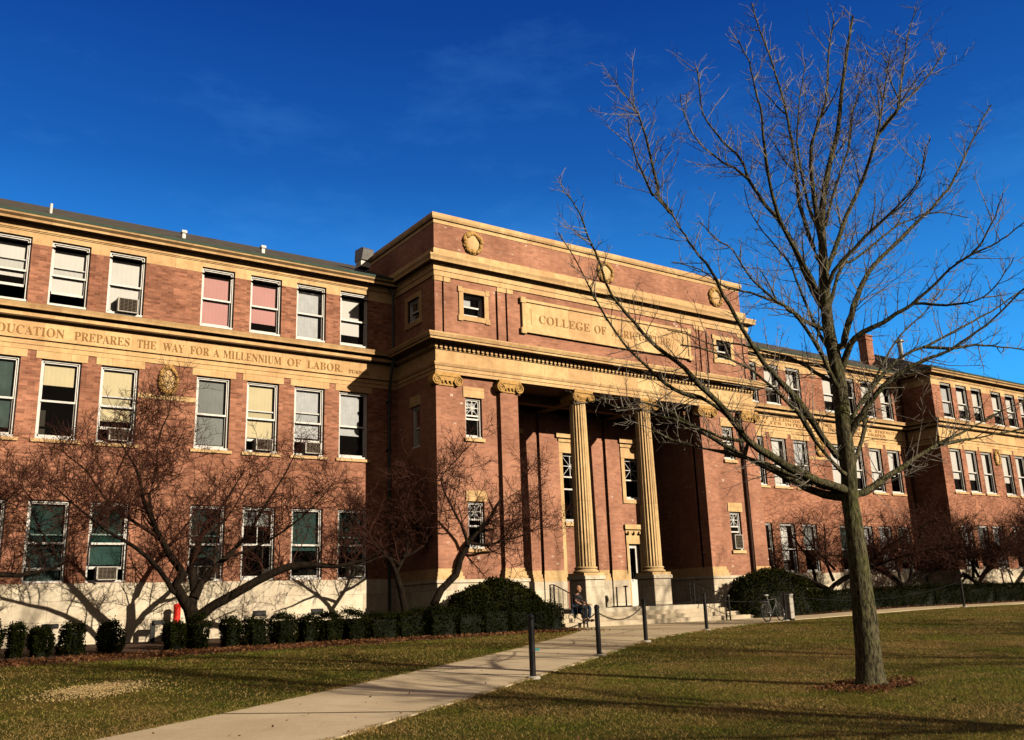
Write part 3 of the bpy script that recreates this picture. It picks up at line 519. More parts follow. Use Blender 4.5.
# pier bases + plinths + quoins
for a,b in ((PX0,17.62),(19.58,20.40)):
    for x0,x1 in ((a,b),(2*XC-b,2*XC-a)):
        pm.box(x0-.03,x1+.03,YP-.03,YP+.6,1.24,1.372); pm.box(x0-.07,x1+.07,YP-.07,YP+.6,1.10,1.242); pm.box(x0-.11,x1+.11,YP-.11,YP+.6,.985,1.102)
for x0,x1 in ((PX0,20.40),(2*XC-20.40,PX1)):
    base.box(x0-.13,x1+.13,YP-.13,YW-.07,-1.2,.86); base.box(x0-.17,x1+.17,YP-.17,YW-.09,.862,.985)
pm.box(PX0-.09,PX0+.3,YP+.6,YW-.02,.985,1.372); pm.box(PX1-.3,PX1+.09,YP+.6,YW-.02,.985,1.372)
pm.box(30.30,30.6,YP+.61,YW,.985,1.372)
# window stone dressings of the piers
for h in lw:
    for q in (h,rm(h)):
        pm.box(q[0]-.10,q[1]+.10,WP-.035,WP+.1,q[3],q[3]+.40); pm.box(q[0]-.07,q[1]+.07,WP-.09,WP+.1,q[2]-.13,q[2]); 
for q in upwin:
    f=MB()
    pm.box(q[0]-.20,q[1]+.20,YP-.05,YP+.08,q[3]-.002,q[3]+.19); pm.box(q[0]-.20,q[1]+.20,YP-.05,YP+.08,q[2]-.19,q[2]+.002)
    pm.box(q[0]-.192,q[0]-.0,YP-.048,YP+.08,q[2],q[3]); pm.box(q[1]+.0,q[1]+.192,YP-.048,YP+.08,q[2],q[3])
    for xx in (q[0]-.24,q[1]+.05):
        for zz in (q[2]-.23,q[3]+.02): pm.box(xx,xx+.19,YP-.065,YP+.06,zz,zz+.21)
# side window dressings
pm.box(PX0-.05,PX0+.1,29.8,31.15,10.68,10.88);pm.box(PX0-.05,PX0+.1,29.8,31.15,11.8,12.0);pm.box(PX0-.05,PX0+.1,29.8,30.0,10.88,11.8);pm.box(PX0-.05,PX0+.1,30.95,31.15,10.88,11.8)
pm.box(PX0-.04,PX0+.1,30.0,30.85,7.5,7.9)
# plaque
pl=MB()
pl.box(20.72,30.08,YP-.07,YP+.05,10.60,11.98)
fr=MB()
for (a,b,c,d) in ((20.70,30.10,11.86,12.0),(20.70,30.10,10.58,10.72)): fr.box(a,b,YP-.12,YP-.06,c,d)
for (a,b) in ((20.70,20.86),(29.94,30.10)): fr.box(a,b,YP-.118,YP-.06,10.72,11.86)
for xx in (20.62,29.92):
    for zz in (10.52,11.80): fr.box(xx,xx+.27,YP-.14,YP-.05,zz,zz+.26)
fr.box(21.15,21.20,YP-.09,YP-.06,10.95,11.62); fr.box(29.6,29.65,YP-.09,YP-.06,10.95,11.62)
# pedestals for the columns
colx=(23.67,27.26); CY=29.25
ped=MB()
for cx in colx:
    base.box(cx-.47,cx+.47,28.72,29.76,-.9,.90); base.box(cx-.53,cx+.53,28.66,29.82,.902,1.06)
# porch: floor, ceiling, back wall
base.box(PX0,PX1,28.26,YW+.5,-1.1,-.18)
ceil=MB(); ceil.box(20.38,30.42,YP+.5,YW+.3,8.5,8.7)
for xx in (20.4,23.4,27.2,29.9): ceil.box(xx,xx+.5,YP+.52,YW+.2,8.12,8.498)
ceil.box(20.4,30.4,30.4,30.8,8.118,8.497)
YB=32.05
bw=[(24.90,26.0,3.45,6.48,.28),(28.50,29.55,4.55,6.45,.28),(28.45,29.10,-.18,2.55,.28),(2*XC-29.55,2*XC-28.5,4.55,6.45,.28),(2*XC-29.55,2*XC-28.45,-.18,2.55,.28)]
pb.wall(PF(YB),20.4,30.4,-.2,8.5,bw)
for a,b in ((23.62,24.66),(26.2,27.12),(27.34,28.16),(22.55,23.42),(20.6,21.0),(29.85,30.35)):
    pb.box(a,b,YB-.14,YB+.02,1.4,8.1); base.box(a-.08,b+.08,YB-.22,YB+.02,-.18,.95); pm.box(a-.07,b+.07,YB-.20,YB+.02,.952,1.08); pm.box(a-.05,b+.05,YB-.175,YB+.02,1.082,1.24); pm.box(a-.02,b+.02,YB-.15,YB+.02,1.242,1.40); pm.box(a-.04,b+.04,YB-.18,YB+.02,8.0,8.4)
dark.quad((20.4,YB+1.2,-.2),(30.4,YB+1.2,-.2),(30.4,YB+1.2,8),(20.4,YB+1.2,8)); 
# centre window surround and panel, side window surrounds, door hoods
def surround(a0,a1,z0,z1,w=.2,top=.55,Y=YB):
    pm.box(a0-w,a0,Y-.06,Y+.05,z0,z1); pm.box(a1,a1+w,Y-.06,Y+.05,z0,z1); pm.box(a0-w-.02,a1+w+.02,Y-.08,Y+.05,z1,z1+top*.55)
    pm.box(a0-w-.08,a1+w+.08,Y-.14,Y+.05,z1+top*.55+.002,z1+top*.75); pm.box(a0-w-.18,a1+w+.18,Y-.25,Y+.05,z1+top*.75+.002,z1+top)
surround(24.9,26.0,.97,6.48,.24,.85)
pm.box(24.9,26.0,YB-.10,YB+.05,3.28,3.45); pm.box(24.9,26.0,YB+.04,YB+.1,.95,3.28); pm.box(25.05,25.85,YB+.02,YB+.045,1.2,3.0)
for s in (0,1):
    f=(lambda a,b:(2*XC-b,2*XC-a)) if s else (lambda a,b:(a,b))
    a,b=f(28.5,29.55); surround(a,b,4.38,6.45,.2,.9); pm.box(a,b,YB-.05,YB+.1,4.38,4.55)
    a,b=f(28.45,29.10 if not s else 29.55); surround(a,b,-.18,2.55,.13,.85)
    for xx in (a-.1,a+.25,a+.6,b-.1): pm.box(xx,xx+.14,YB-.22,YB,2.98,3.10)
brickp=pb.build('pink_brick_wall',M['brick_p'],B)
bevel(base.build('stone_base',M['cream'],B),.015)
dark.build('interior',M['dark'],B); pm.build('portico_cornice',M['gold'],B); dent.build('dentil_course',M['gold'],B)
pl.build('inscription_plaque',M['gold'],B); bevel(fr.build('plaque_frame',M['gold'],B),.02); ceil.build('porch_ceiling',M['ceil'],B)
rt=MB(); rt.box(PX0+.2,PX1-.2,YP+.3,34.5,14.3,14.5); rt.build('flat_roof',M['slate'],B)
bk=MB(); bk.box(-6,95,YW+9,YW+9.3,-1,12.9); bk.box(-6.1,-6,YW,YW+9,-1,12.9); bk.build('rear_wall',M['brick'],B)
# steps
st=MB()
for i,(yf,zt) in enumerate(((27.94,-.34),(27.61,-.50),(27.28,-.66))): st.box(21.0,31.3,yf,28.27,-1.15,zt)
for i,(yf,zt) in enumerate(((27.94,-.34),(27.61,-.50),(27.28,-.66))):
    st.box(31.31,31.62,yf-.06,28.27,-1.15,zt+.10)
bevel(st.build('steps',M['conc'],B),.02)

# windows -----------------------------------------------------------
def window(P,a0,a1,z0,z1,st,rec=.13,small=False,parent=B):
    f=MB(); t=.065; zm=z0+(z1-z0)*.48
    f.pbox(P,a0,a0+t,rec-.04,rec+.13,z0,z1); f.pbox(P,a1-t,a1,rec-.04,rec+.13,z0,z1)
    f.pbox(P,a0+t,a1-t,rec-.04,rec+.13,z1-t,z1); f.pbox(P,a0-.0,a1+.0,rec-.10,rec+.13,z0,z0+.07)
    A0,A1,Z0,Z1=a0+t,a1-t,z0+.07,z1-t; lift=st.get('lift',0); s=.045
    # upper sash
    f.pbox(P,A0,A0+s,rec,rec+.04,zm,Z1); f.pbox(P,A1-s,A1,rec,rec+.04,zm,Z1); f.pbox(P,A0,A1,rec,rec+.04,Z1-s,Z1+.001); f.pbox(P,A0,A1,rec-.004,rec+.045,zm-.03,zm+.035)
    # lower sash
    b0=Z0+lift; b1=zm+lift*.9
    f.pbox(P,A0,A0+s,rec+.05,rec+.09,b0,b1); f.pbox(P,A1-s,A1,rec+.05,rec+.09,b0,b1); f.pbox(P,A0,A1,rec+.05,rec+.092,b0,b0+.085); 
    if lift: f.pbox(P,A0,A1,rec+.05,rec+.09,b1-.045,b1)
    if st.get('mull'):
        c=(A0+A1)/2; f.pbox(P,c-.015,c+.015,rec+.005,rec+.035,zm,Z1)
    if st.get('cross'):
        c=(A0+A1)/2; zt=Z1-(A1-A0)
        f.pbox(P,A0,A1,rec-.01,rec+.05,zt-.03,zt+.03); zc=(zt+Z1)/2
        f.pbox(P,c-.015,c+.015,rec+.002,rec+.037,zt,Z1); f.pbox(P,A0,A1,rec+.004,rec+.036,zc-.015,zc+.015)
        for sg in (-1,1):
            p=[P(A0+.03,rec+.02,zc-sg*(Z1-zt)/2),P(A1-.03,rec+.02,zc+sg*(Z1-zt)/2)]
            f.tube([(*p[0],.014),(*p[1],.014)],4)
    w=f.build('window',M['white'],parent)
    g=MB(); gm=M[st.get('glass','glass')]
    g.quad(P(A0+s,rec+.02,zm),P(A1-s,rec+.02,zm),P(A1-s,rec+.02,Z1-s),P(A0+s,rec+.02,Z1-s))
    g.quad(P(A0+s,rec+.07,b0+.08),P(A1-s,rec+.07,b0+.08),P(A1-s,rec+.07,b1),P(A0+s,rec+.07,b1))
    g.build('pane',gm,w)
    if st.get('shade'):
        mt,fr=st['shade']; h=MB(); zb=Z1-(Z1-Z0)*fr; i0,i1=st.get('inset',(.07,.07)); y=rec+.125
        n=22
        for i in range(n):  # gentle folds
            xa=A0+i0+(A1-A0-i0-i1)*i/n; xb=A0+i0+(A1-A0-i0-i1)*(i+1)/n; ya=y+.0015*math.sin(i*1.9); yb=y+.0015*math.sin((i+1)*1.9)
            h.quad(P(xa,ya,zb),P(xb,yb,zb),P(xb,yb,Z1),P(xa,ya,Z1))
        h.build('blind',M[mt],w)  # blinds, some coloured to imitate reflections in the glass
    return w
S=lambda m=None,f=1,**k: dict(shade=(m,f) if m else None,**k)
left_styles={ # k:(row1,row2,row3)
 0:(S('sh_teal',1,glass='glass2'),S('sh_cream',.5),S('sh_white',1)),
 1:(S('sh_teal',1,glass='glass2'),S('sh_teal',.9),S('sh_white',.62,lift=.45)),
 2:(S('sh_teal',1,glass='glass2',lift=.32),S('sh_cream',.30),S('sh_white',.80,lift=.36,inset=(.0,.0))),
 3:(S('sh_teal',.8,glass='glass2',lift=.35),S('sh_cream',.72,lift=.4),S('sh_white',.99,inset=(.0,.0))),
 4:(S('sh_teal',.7,glass='glass2',lift=.35),S('sh_grey',.95),S('sh_pink',.97)),  # middle floor: grey sheet imitates the reflection in bare glass
 5:(S('sh_grey',.25,mull=True),S('sh_cream',.80,lift=.35),S('sh_pink',.82)),
 6:(S('sh_teal',.6,glass='glass2'),S('sh_pale',.75,lift=.45),S('sh_pale',1,inset=(.02,.16))),
 7:(S('sh_teal',.62,glass='glass2',lift=.35),S('sh_pale',.66,inset=(.0,.2)),S('sh_white',.8,inset=(.0,.22)))}  # corner window: upper pale sheets stand in for bright glass reflections
def dress(w,x,Y,r):
    if r==1:
        m=MB(); m.box(x-.17,x+WW+.17,Y-.022,Y+.28,8.2,8.45); m.build('lintel',M['gold'],w)
        m=MB(); m.box(x-.12,x+WW+.12,Y-.07,Y+.25,5.50,5.60); m.build('sill',M['gold'],w)
for k,x in enumerate(left):
    for r in range(3):
        sty=left_styles[k][r]; dress(window(PF(YW),x,x+WW,rows[r][0],rows[r][1],sty),x,YW,r)
rs=random.Random(5)
for x in right+pav:
    for r in range(3):
        Y=YQ if x>QX else YW
        if r==0: sty=rs.choice([S('sh_pale',.9),S('sh_white',.75,inset=(.1,.3)),S('sh_teal',.8,glass='glass2'),S('sh_grey',.5)])
        else: sty=rs.choice([S('sh_white',1,inset=(0,.25)),S('sh_white',.7),S('sh_white',.97,inset=(0,.3)),S('sh_white',.9,inset=(0,.1)),S('sh_pale',.85),S('sh_white',.6,inset=(0,.25))])
        dress(window(PF(Y),x,x+WW,rows[r][0],rows[r][1],sty),x,Y,r)
for i,h in enumerate(lw):
    for q in (h,rm(h)): window(PF(WP),q[0],q[1],q[2],q[3],S('sh_grey' if i else 'sh_pale',.3,cross=True,inset=(0,0)))
for q in upwin: window(PF(YP),q[0],q[1],q[2],q[3],S('sh_pale',.6,inset=(0,.35)),rec=.22)
window(PS(PX0),30.0,30.95,10.88,11.8,S('sh_grey',.5),rec=.12); window(PS(PX0),30.1,30.75,5.9,7.5,S('sh_grey',.3),rec=.12)
window(PF(YB),24.9,26.0,3.45,6.48,S(None,1,cross=True),rec=.14)
for q in (bw[1],bw[3]): window(PF(YB),*q[:4],S(None,1,cross=True),rec=.14)
for q in (bw[2],bw[4]):
    d=MB(); a0,a1,z0,z1=q[:4]; P=PF(YB)
    d.pbox(P,a0,a0+.16,.1,.2,z0,z1); d.pbox(P,a1-.16,a1,.1,.2,z0,z1); d.pbox(P,a0+.16,a1-.16,.1,.2,z1-.18,z1); d.pbox(P,a0+.16,a1-.16,.1,.19,z0,1.0)
    dd=d.build('door',M['white'],B); g=MB(); g.quad(P(a0+.16,.15,1.0),P(a1-.16,.15,1.0),P(a1-.16,.15,z1-.18),P(a0+.16,.15,z1-.18)); g.build('pane',M['glass'],dd)
    hd=MB(); hd.tube([(a0+.24,YB+.04,.9,.012),(a0+.24,YB+.04,1.3,.012)],6); hd.build('handle',M['iron'],dd)

# columns -----------------------------------------------------------
def flute(t): 
    n=20; u=(t*n/(2*PI))%1; return 1-.12*math.sin(PI*u)**1.0 if .12<u<.88 else 1-.02
def volute(mb,cx,cy,cz,r,depth,face=-1,sgn=1):
    pts=[]; turns=2.3; n=44
    for i in range(n+1):
        t=i/n; a=PI/2+sgn*turns*2*PI*t; rr=r*(1-t*.86)
        pts.append((cx+rr*math.cos(a)*1.0,cy,cz+rr*math.sin(a),.045*(1-.6*t)*r/.26))
    mb.tube(pts,6)
    # cushion roll going back
    seg=14; vs=[];fs=[]
    for yy in (cy+.015,cy+depth):
        for k in range(seg): vs.append((cx+r*.93*math.cos(2*PI*k/seg),yy,cz+r*.93*math.sin(2*PI*k/seg)))
    for k in range(seg): fs.append((k,(k+1)%seg,seg+(k+1)%seg,seg+k))
    fs.append(tuple(range(seg))); fs.append(tuple(seg+k for k in reversed(range(seg))))
    mb.add(vs,fs)
for cx in colx:
    c=MB(); H0,H1=1.40,8.02; prof=[]
    for i in range(25):
        t=i/24; r=.405-.065*t**1.6; prof.append((r,H0+(H1-H0)*t))
    c.lathe(cx,CY,prof,160,flute); c.tube([(cx,CY,H1-.02,.365),(cx,CY,H1+.05,.365)],32)
    shaft=c.build('column',M['gold'],B)
    b=MB(); b.box(cx-.51,cx+.51,CY-.51,CY+.51,1.062,1.17)
    b.lathe(cx,CY,[(.49,1.17),(.51,1.20),(.51,1.24),(.48,1.27),(.445,1.29),(.435,1.32),(.46,1.34),(.465,1.37),(.45,1.40),(.41,1.415)],48); b.build('column_base',M['gold'],shaft)
    k=MB(); k.lathe(cx,CY,[(.37,8.02),(.40,8.05),(.40,8.08),(.37,8.10),(.45,8.20),(.45,8.25)],40)
    k.box(cx-.44,cx+.44,CY-.44,CY+.44,8.24,8.38); k.box(cx-.48,cx+.48,CY-.48,CY+.48,8.38,8.498)
    for sg in (-1,1): volute(k,cx+sg*.38,CY-.45,8.19,.18,.90,sgn=-sg)
    k.build('capital',M['orn'],shaft)
for a,b in ((PX0,17.62),(19.58,20.40)):
    for x0,x1 in ((a,b),(2*XC-b,2*XC-a)):
        cx=(x0+x1)/2; w=(x1-x0)/2; k=MB()
        k.box(x0-.03,x1+.03,YP-.05,YP+.4,8.02,8.12); k.box(x0-.05,x1+.05,YP-.10,YP+.4,8.20,8.36); k.box(x0-.10,x1+.10,YP-.13,YP+.4,8.36,8.498)
        for sg in (-1,1): volute(k,cx+sg*w,YP-.12,8.20,.20,.40,sgn=-sg)
        for i in range(5):
            xx=x0+(x1-x0)*(i+.5)/5; k.ball((xx,YP-.08,8.15),.07,8,6,(.8,.6,1))
        k.build('pilaster_capital',M['orn'],B)

# cartouches --------------------------------------------------------
def cartouche(cx,cz,Y,w,h,sh=1):
    m=MB(); m.ball((cx,Y-.02,cz),1,20,12,(w*.74,.08,h*.80)); r=random.Random(int(cx*10))
    o=m.build('cartouche',M['gold'],B,smooth=True); k=MB()
    for i in range(34):
        t=2*PI*i/34; rr=1+.06*math.sin(5*t)
        k.ball((cx+w*.88*rr*math.cos(t),Y-.05-.04*r.random(),cz+h*.88*rr*math.sin(t)),.075*(.5+1.0*r.random()),7,5,(1,.9,1))
    for i in range(40):
        t=2*PI*i/40; k.ball((cx+w*1.02*math.cos(t+.05),Y-.03,cz+h*1.02*math.sin(t+.05)),.05*(.7+.6*r.random()),6,4)
    k.build('wreath',M['orn'],o)
for xx in (18.48,25.4,32.32): cartouche(xx-(.2 if xx>30 else .1 if xx>20 else 0),13.93,YP,.42,.44)
for xx in (XL(3)+(XL(4)-XL(3)+WW)/2, 2*XC-(XL(3)+(XL(4)-XL(3)+WW)/2)): cartouche(xx,7.90,YW,.30,.50)
cartouche(57.45,7.9,YQ,.28,.46); cartouche(63.1,7.9,YQ,.28,.46)
bd=MB()
for a,b,Y in ((XL(3)+WW+.01,XL(4)-.01,YW),(2*XC-XL(4)+.01,2*XC-XL(3)-WW-.01,YW)): bd.box(a,b,Y-.02,Y+.1,7.22,7.38)
bd.build('stone_band',M['gold'],B)

# inscriptions ------------------------------------------------------
def bold(s): return ''.join(chr(0x1D400+ord(c)-65) if 'A'<=c<='Z' else c for c in s)
def text_mesh(word,x0,x1,zb,h,Y,ext=.012,off=-.012):
    c=bpy.data.curves.new('inscription','FONT'); c.body=bold(word); c.extrude=ext/h; c.offset=off; o=bpy.data.objects.new('tmp',c); COL.objects.link(o)
    bpy.context.view_layer.update(); dg=bpy.context.evaluated_depsgraph_get(); me=bpy.data.meshes.new_from_object(o.evaluated_get(dg)); bpy.data.objects.remove(o)
    co=[v.co.copy() for v in me.vertices]; a=min(v.x for v in co); b=max(v.x for v in co); hh=max(v.y for v in co)
    vs=[(x0+(v.x-a)/(b-a)*(x1-x0), Y-v.z*h, zb+v.y/.71*h) for v in co]; fs=[tuple(p.vertices) for p in me.polygons]
    bpy.data.meshes.remove(me); return vs,fs
def inscription(words,Y,name='lettering'):
    mb=MB()
    for w,x0,x1,zb,h in words: mb.add(*text_mesh(w,x0,x1,zb,h,Y))
    return mb.build(name,M['letter'],B)
Yf=YW-.034
inscription([('INDUSTRIAL',-.1,1.95,8.93,.30),('EDUCATION',2.44,4.63,8.93,.30),('PREPARES',4.93,6.64,8.93,.30),('THE',6.89,7.50,8.93,.30),('WAY',7.73,8.46,8.93,.30),('FOR',8.66,9.32,8.93,.30),('A',9.46,9.68,8.93,.30),
 ('MILLENNIUM',9.82,11.97,8.93,.30),('OF',12.20,12.72,8.93,.30),('LABOR.',12.98,14.40,8.93,.30),('TURNER',14.66,15.55,8.93,.14)],Yf)
def fit(line,x0,x1,zb,h):
    ws=line.split(); n=sum(len(w) for w in ws)+1.0*(len(ws)-1); u=(x1-x0)/n; out=[];x=x0
    for w in ws: out.append((w,x,x+len(w)*u-.02,zb,h)); x+=(len(w)+1.0)*u
    return out
inscription(fit('THE WEALTH OF ILLINOIS IS IN HER SOIL AND HER STRENGTH',35.2,50.4,9.13,.17)+fit('LIES IN ITS INTELLIGENT DEVELOPMENT DRAPER',36.5,49.2,8.90,.17),Yf)
inscription([('COLLEGE',21.55,24.2,11.07,.36),('OF',24.45,25.1,11.07,.36),('AGRICULTURE',25.4,28.85,11.07,.36)],YP-.074)

# downpipes, chimney, vents
dp=MB()
for xx,m_ in ((16.35,0),):
    dp.tube([(xx,YW-.12,12.6,.055),(xx,YW-.50,12.3,.055),(xx,YW-.50,9.6,.055),(xx,YW-.14,8.3,.055),(xx,YW-.14,-.6,.055)],8)
    for z in (2,4,6,7.9): dp.box(xx-.09,xx+.09,YW-.2,YW,z,z+.06)
dp.build('downpipe',M['pipe'],B)
dp=MB(); dp.tube([(33.12,WP-.1,8.4,.06),(33.12,WP-.1,-.2,.06)],8); dp.box(33.0,33.24,WP-.2,WP,8.1,8.45)
dp.tube([(QX-.25,YW-.12,12.6,.06),(QX-.25,YW-.12,-.2,.06)],8); dp.build('downpipe',M['pipe_r'],B)
ch=MB(); ch.box(52.45,53.15,34.6,35.2,13.2,16.35); ch.box(52.41,53.19,34.56,35.24,16.1,16.2); ch.box(52.41,53.19,34.56,35.24,16.35,16.47); ch.build('chimney',M['brick'],B)
def vent(x,y,z,h,r,cap,label,grp='metal vents on the roof slope'):
    t=thing('roof_vent',label,'vent',(x,y,z),0); m=MB(); m.tube([(0,0,-.3,r),(0,0,h,r)],12); m.build('pipe',M['metal' if cap else 'white'],t)
    if cap:
        c=MB(); c.lathe(0,0,[(r*1.1,h-.02),(r*1.9,h+.04),(r*1.9,h+.14),(r*.6,h+.26)],14); c.build('cap',M['metal'],t)
    return t
vent(4.0,32.9,13.60,.30,.05,False,'thin white vent pipe standing on the roof edge at far left')
def boxvent(x,y,z,label):
    t=thing('roof_vent',label,'vent',(x,y,z)); m=MB(); m.box(-.08,.08,-.08,.08,-.3,.12); m.build('pipe',M['white'],t); m=MB(); m.box(-.13,.13,-.14,.14,.12,.27); bevel(m.build('cap',M['white'],t),.02); t.scale=(.75,.75,.75); return t
boxvent(8.45,32.9,13.64,'small white box vent on the dark roof above the pink window blinds')
boxvent(11.45,32.9,13.64,'small pale box vent on the roof between the box vent and the large hood')
t=thing('exhaust_hood','large grey sheet metal exhaust hood on a white curb beside the portico block','exhaust hood',(15.70,32.9,13.84),.12); t.scale=(.66,.66,.66)
m=MB(); m.box(-.35,.35,-.3,.3,-.2,.22); m.build('curb',M['white'],t)
m=MB(); m.add([(-.38,-.42,.22),(.38,-.42,.22),(.38,.42,.22),(-.38,.42,.22),(-.38,-.62,.86),(.38,-.62,.86),(.38,.35,1.0),(-.38,.35,1.0),(-.38,-.45,1.0),(.38,-.45,1.0)],[(0,3,2,1),(0,1,5,4),(4,5,9,8),(8,9,6,7),(2,3,7,6),(0,4,8,7,3),(1,2,6,9,5)]); m.build('hood',M['metal'],t)
vent(54.6,33.6,15.0,.9,.16,True,'tall metal vent with a round cap on the hipped roof right of the chimney')
vent(47.6,33.3,13.7,.45,.06,True,'small capped metal vent on the roof left of the brick chimney')

# air conditioners --------------------------------------------------
def ac(x,z,Y,label,w=.62,h=.42):
    t=thing('air_conditioner',label,'air conditioner',(x,Y+.04,z),0,'air conditioners in the windows')
    m=MB(); m.box(0,w,-.16,.3,0,.03); m.box(0,w,-.16,.3,h-.03,h); m.box(0,.04,-.16,.3,.03,h-.03); m.box(w-.04,w,-.16,.3,.03,h-.03); m.box(.04,w-.04,-.06,.3,.03,h-.03); m.build('case',M['acw'],t)
    g=MB()
    for i in range(9):
        z_=.05+i*(h-.1)/8; g.box(.04,w-.04,-.13,-.055,z_-.008,z_+.008)
    for i in range(5): g.box(.06+i*(w-.14)/4,.08+i*(w-.14)/4,-.12,-.057,.04,h-.04)
    g.build('grille',M['grille'],t); return t
R0,R1,R2=rows[0][0]+.07,rows[1][0]+.07,rows[2][0]+.07
ac(XL(3)+.34,R2,YW,'pale air conditioner in a top floor window of the left wing under a white blind',.66,.5)
ac(XL(3)+.36,R1,YW,'air conditioner in the middle floor window just left of the carved cartouche')
ac(XL(5)+.36,R1,YW,'air conditioner under the cream blind in the middle floor window second right of the cartouche')
ac(XL(6)+.42,R1,YW,'air conditioner with brown grille in the middle floor window under pale double blinds')
ac(XL(7)+.44,R0,YW,'white framed air conditioner in the ground floor window nearest the shaded corner')
ac(XL(4)+.30,R0,YW,'air conditioner in the ground floor window just right of the twisted crabapple trunk')
ac(XL(3)+.30,R0,YW,'air conditioner in the ground floor window left of the twisted crabapple trunk')
ac(2*XC-XL(4)-WW+.35,R2,YW,'air conditioner in a top floor window right of the portico behind the big tree limbs')

ac(2*XC-18.84+.08,2.15,WP,'small pale air conditioner in the narrow low window of the right portico pier',.52,.62)
# small things at the wall foot
t=thing('standpipe','bright red standpipe on the stone base behind the twisted crabapple trunk','standpipe',(8.55,31.5,-.36))
m=MB(); m.tube([(0,0,-.5,.11),(0,0,.70,.11)],14); m.build('pipe',M['red'],t); m=MB(); m.lathe(0,0,[(.12,.70),(.125,.75),(.09,.80),(.03,.82)],14); m.build('cap',M['red'],t)
for nm,lb,xx in (('flood_light','black flood light at the wall foot near the left end of the hedge',4.62),('flood_light','black flood light low on the wall left of the red standpipe',7.75)):
    t=thing(nm,lb,'flood light',(xx,31.2,-.62)); m=MB(); m.box(-.07,.07,-.05,.05,-.4,.50); m.build('post',M['iron'],t); m=MB(); m.box(-.02,.42,-.12,.1,.44,.58); bevel(m.build('lamp_head',M['iron'],t),.02)
for i,(xx,lb) in enumerate(((11.2,'dark louvred air grille in the stone base under the fifth window'),(13.3,'dark louvred air grille in the stone base close to the shaded corner'))):
    m=MB(); m.box(xx,xx+.45,YW-.09,YW-.05,-.02,.16)
    for q in range(4): m.box(xx+.02,xx+.43,YW-.105,YW-.085,.005+q*.04,.02+q*.04)
    tag(m.build('wall_grille',M['iron']),lb,'grille')

# ------------------------------------------------------------------ bollards, chains, railings
def bollard(x,y,h,label,r=.055):
    z=gz(x,y); t=thing('bollard',label,'bollard',(x,y,z),0,'black bollards joined by chain along the path')
    m=MB(); m.lathe(0,0,[(r,-.25),(r,h-.06),(r*1.12,h-.05),(r*1.12,h-.02),(r*.8,h+.01),(r*.2,h+.03)],16); m.build('post',M['iron'],t,smooth=False); m=MB(); m.lathe(0,0,[(.13,-.2),(.13,.028),(.11,.045)],18); m.build('footing',M['binc'],t)
    m=MB(); 
    for a in range(10):
        pass
    m.tube([(r*math.cos(q*PI/4)*1.0+.0,0,h-.14+r*.6*math.sin(q*PI/4),.008) for q in range(9)],5); m.build('chain_ring',M['iron'],t); return (x,y,z+h-.13)
bl=[(9.84,13.77,1.07,'nearest black bollard at the path edge with a small teal tag'),(13.52,16.40,1.07,'second black bollard up the path from the nearest one'),(17.10,18.80,1.09,'third black bollard, in front of the right column pedestal'),
    (22.30,21.65,1.14,'fourth black bollard, in front of the right stair railing')]
tops=[bollard(*b) for b in bl]
tops.append(bollard(29.62,24.55,1.08,'black bollard between the parked bicycle and the pale litter bin'))
tops.append(bollard(41.9,24.45,1.28,'lone far black bollard near the long hedge right of the big tree'))
def chain(a,b,sag,label,links=True):
    a=Vector(a);b=Vector(b);L=(b-a).length; m=MB(); n=int(L/.055) if links else 30; 
    P=[a.lerp(b,i/n)-Vector((0,0,sag*4*(i/n)*(1-i/n))) for i in range(n+1)]
    if links and n<160:
        for i in range(n):
            c=(P[i]+P[i+1])/2; d=(P[i+1]-P[i]).normalized(); s=d.cross(Vector((0,0,1))).normalized(); u=s.cross(d)
            e=s if i%2 else u
            ring=[(*(c+d*.034*math.cos(q*PI/3)+e*.016*math.sin(q*PI/3)),.0055) for q in range(7)]
            m.tube(ring,4,False)
    else: m.tube([(*p,.011) for p in P],5)
    tag(m.build('chain',M['iron']),label,'chain','chains hung between the bollards')
chain(tops[0],tops[1],.22,'black chain between the nearest and the second bollard')
chain(tops[1],tops[2],.27,'black chain sagging between the second and the third bollard in front of the column pedestals')
chain(tops[2],tops[3],.10,'black chain between the third and the fourth bollard')
chain(tops[3],tops[4],.18,'black chain between the fourth bollard and the bicycle',False)
chain(tops[4],tops[5],.45,'long thin chain from the bicycle to the lone far bollard',False)
m=MB(); m.box(.06,.16,-.01,.01,.36,.40); o=m.build('paper_tag',simple('teal_tag',(.05,.35,.40),.6),None,loc=(9.84,13.77,gz(9.84,13.77)+.1)); tag(o,'small teal tag stuck on the nearest bollard','tag')

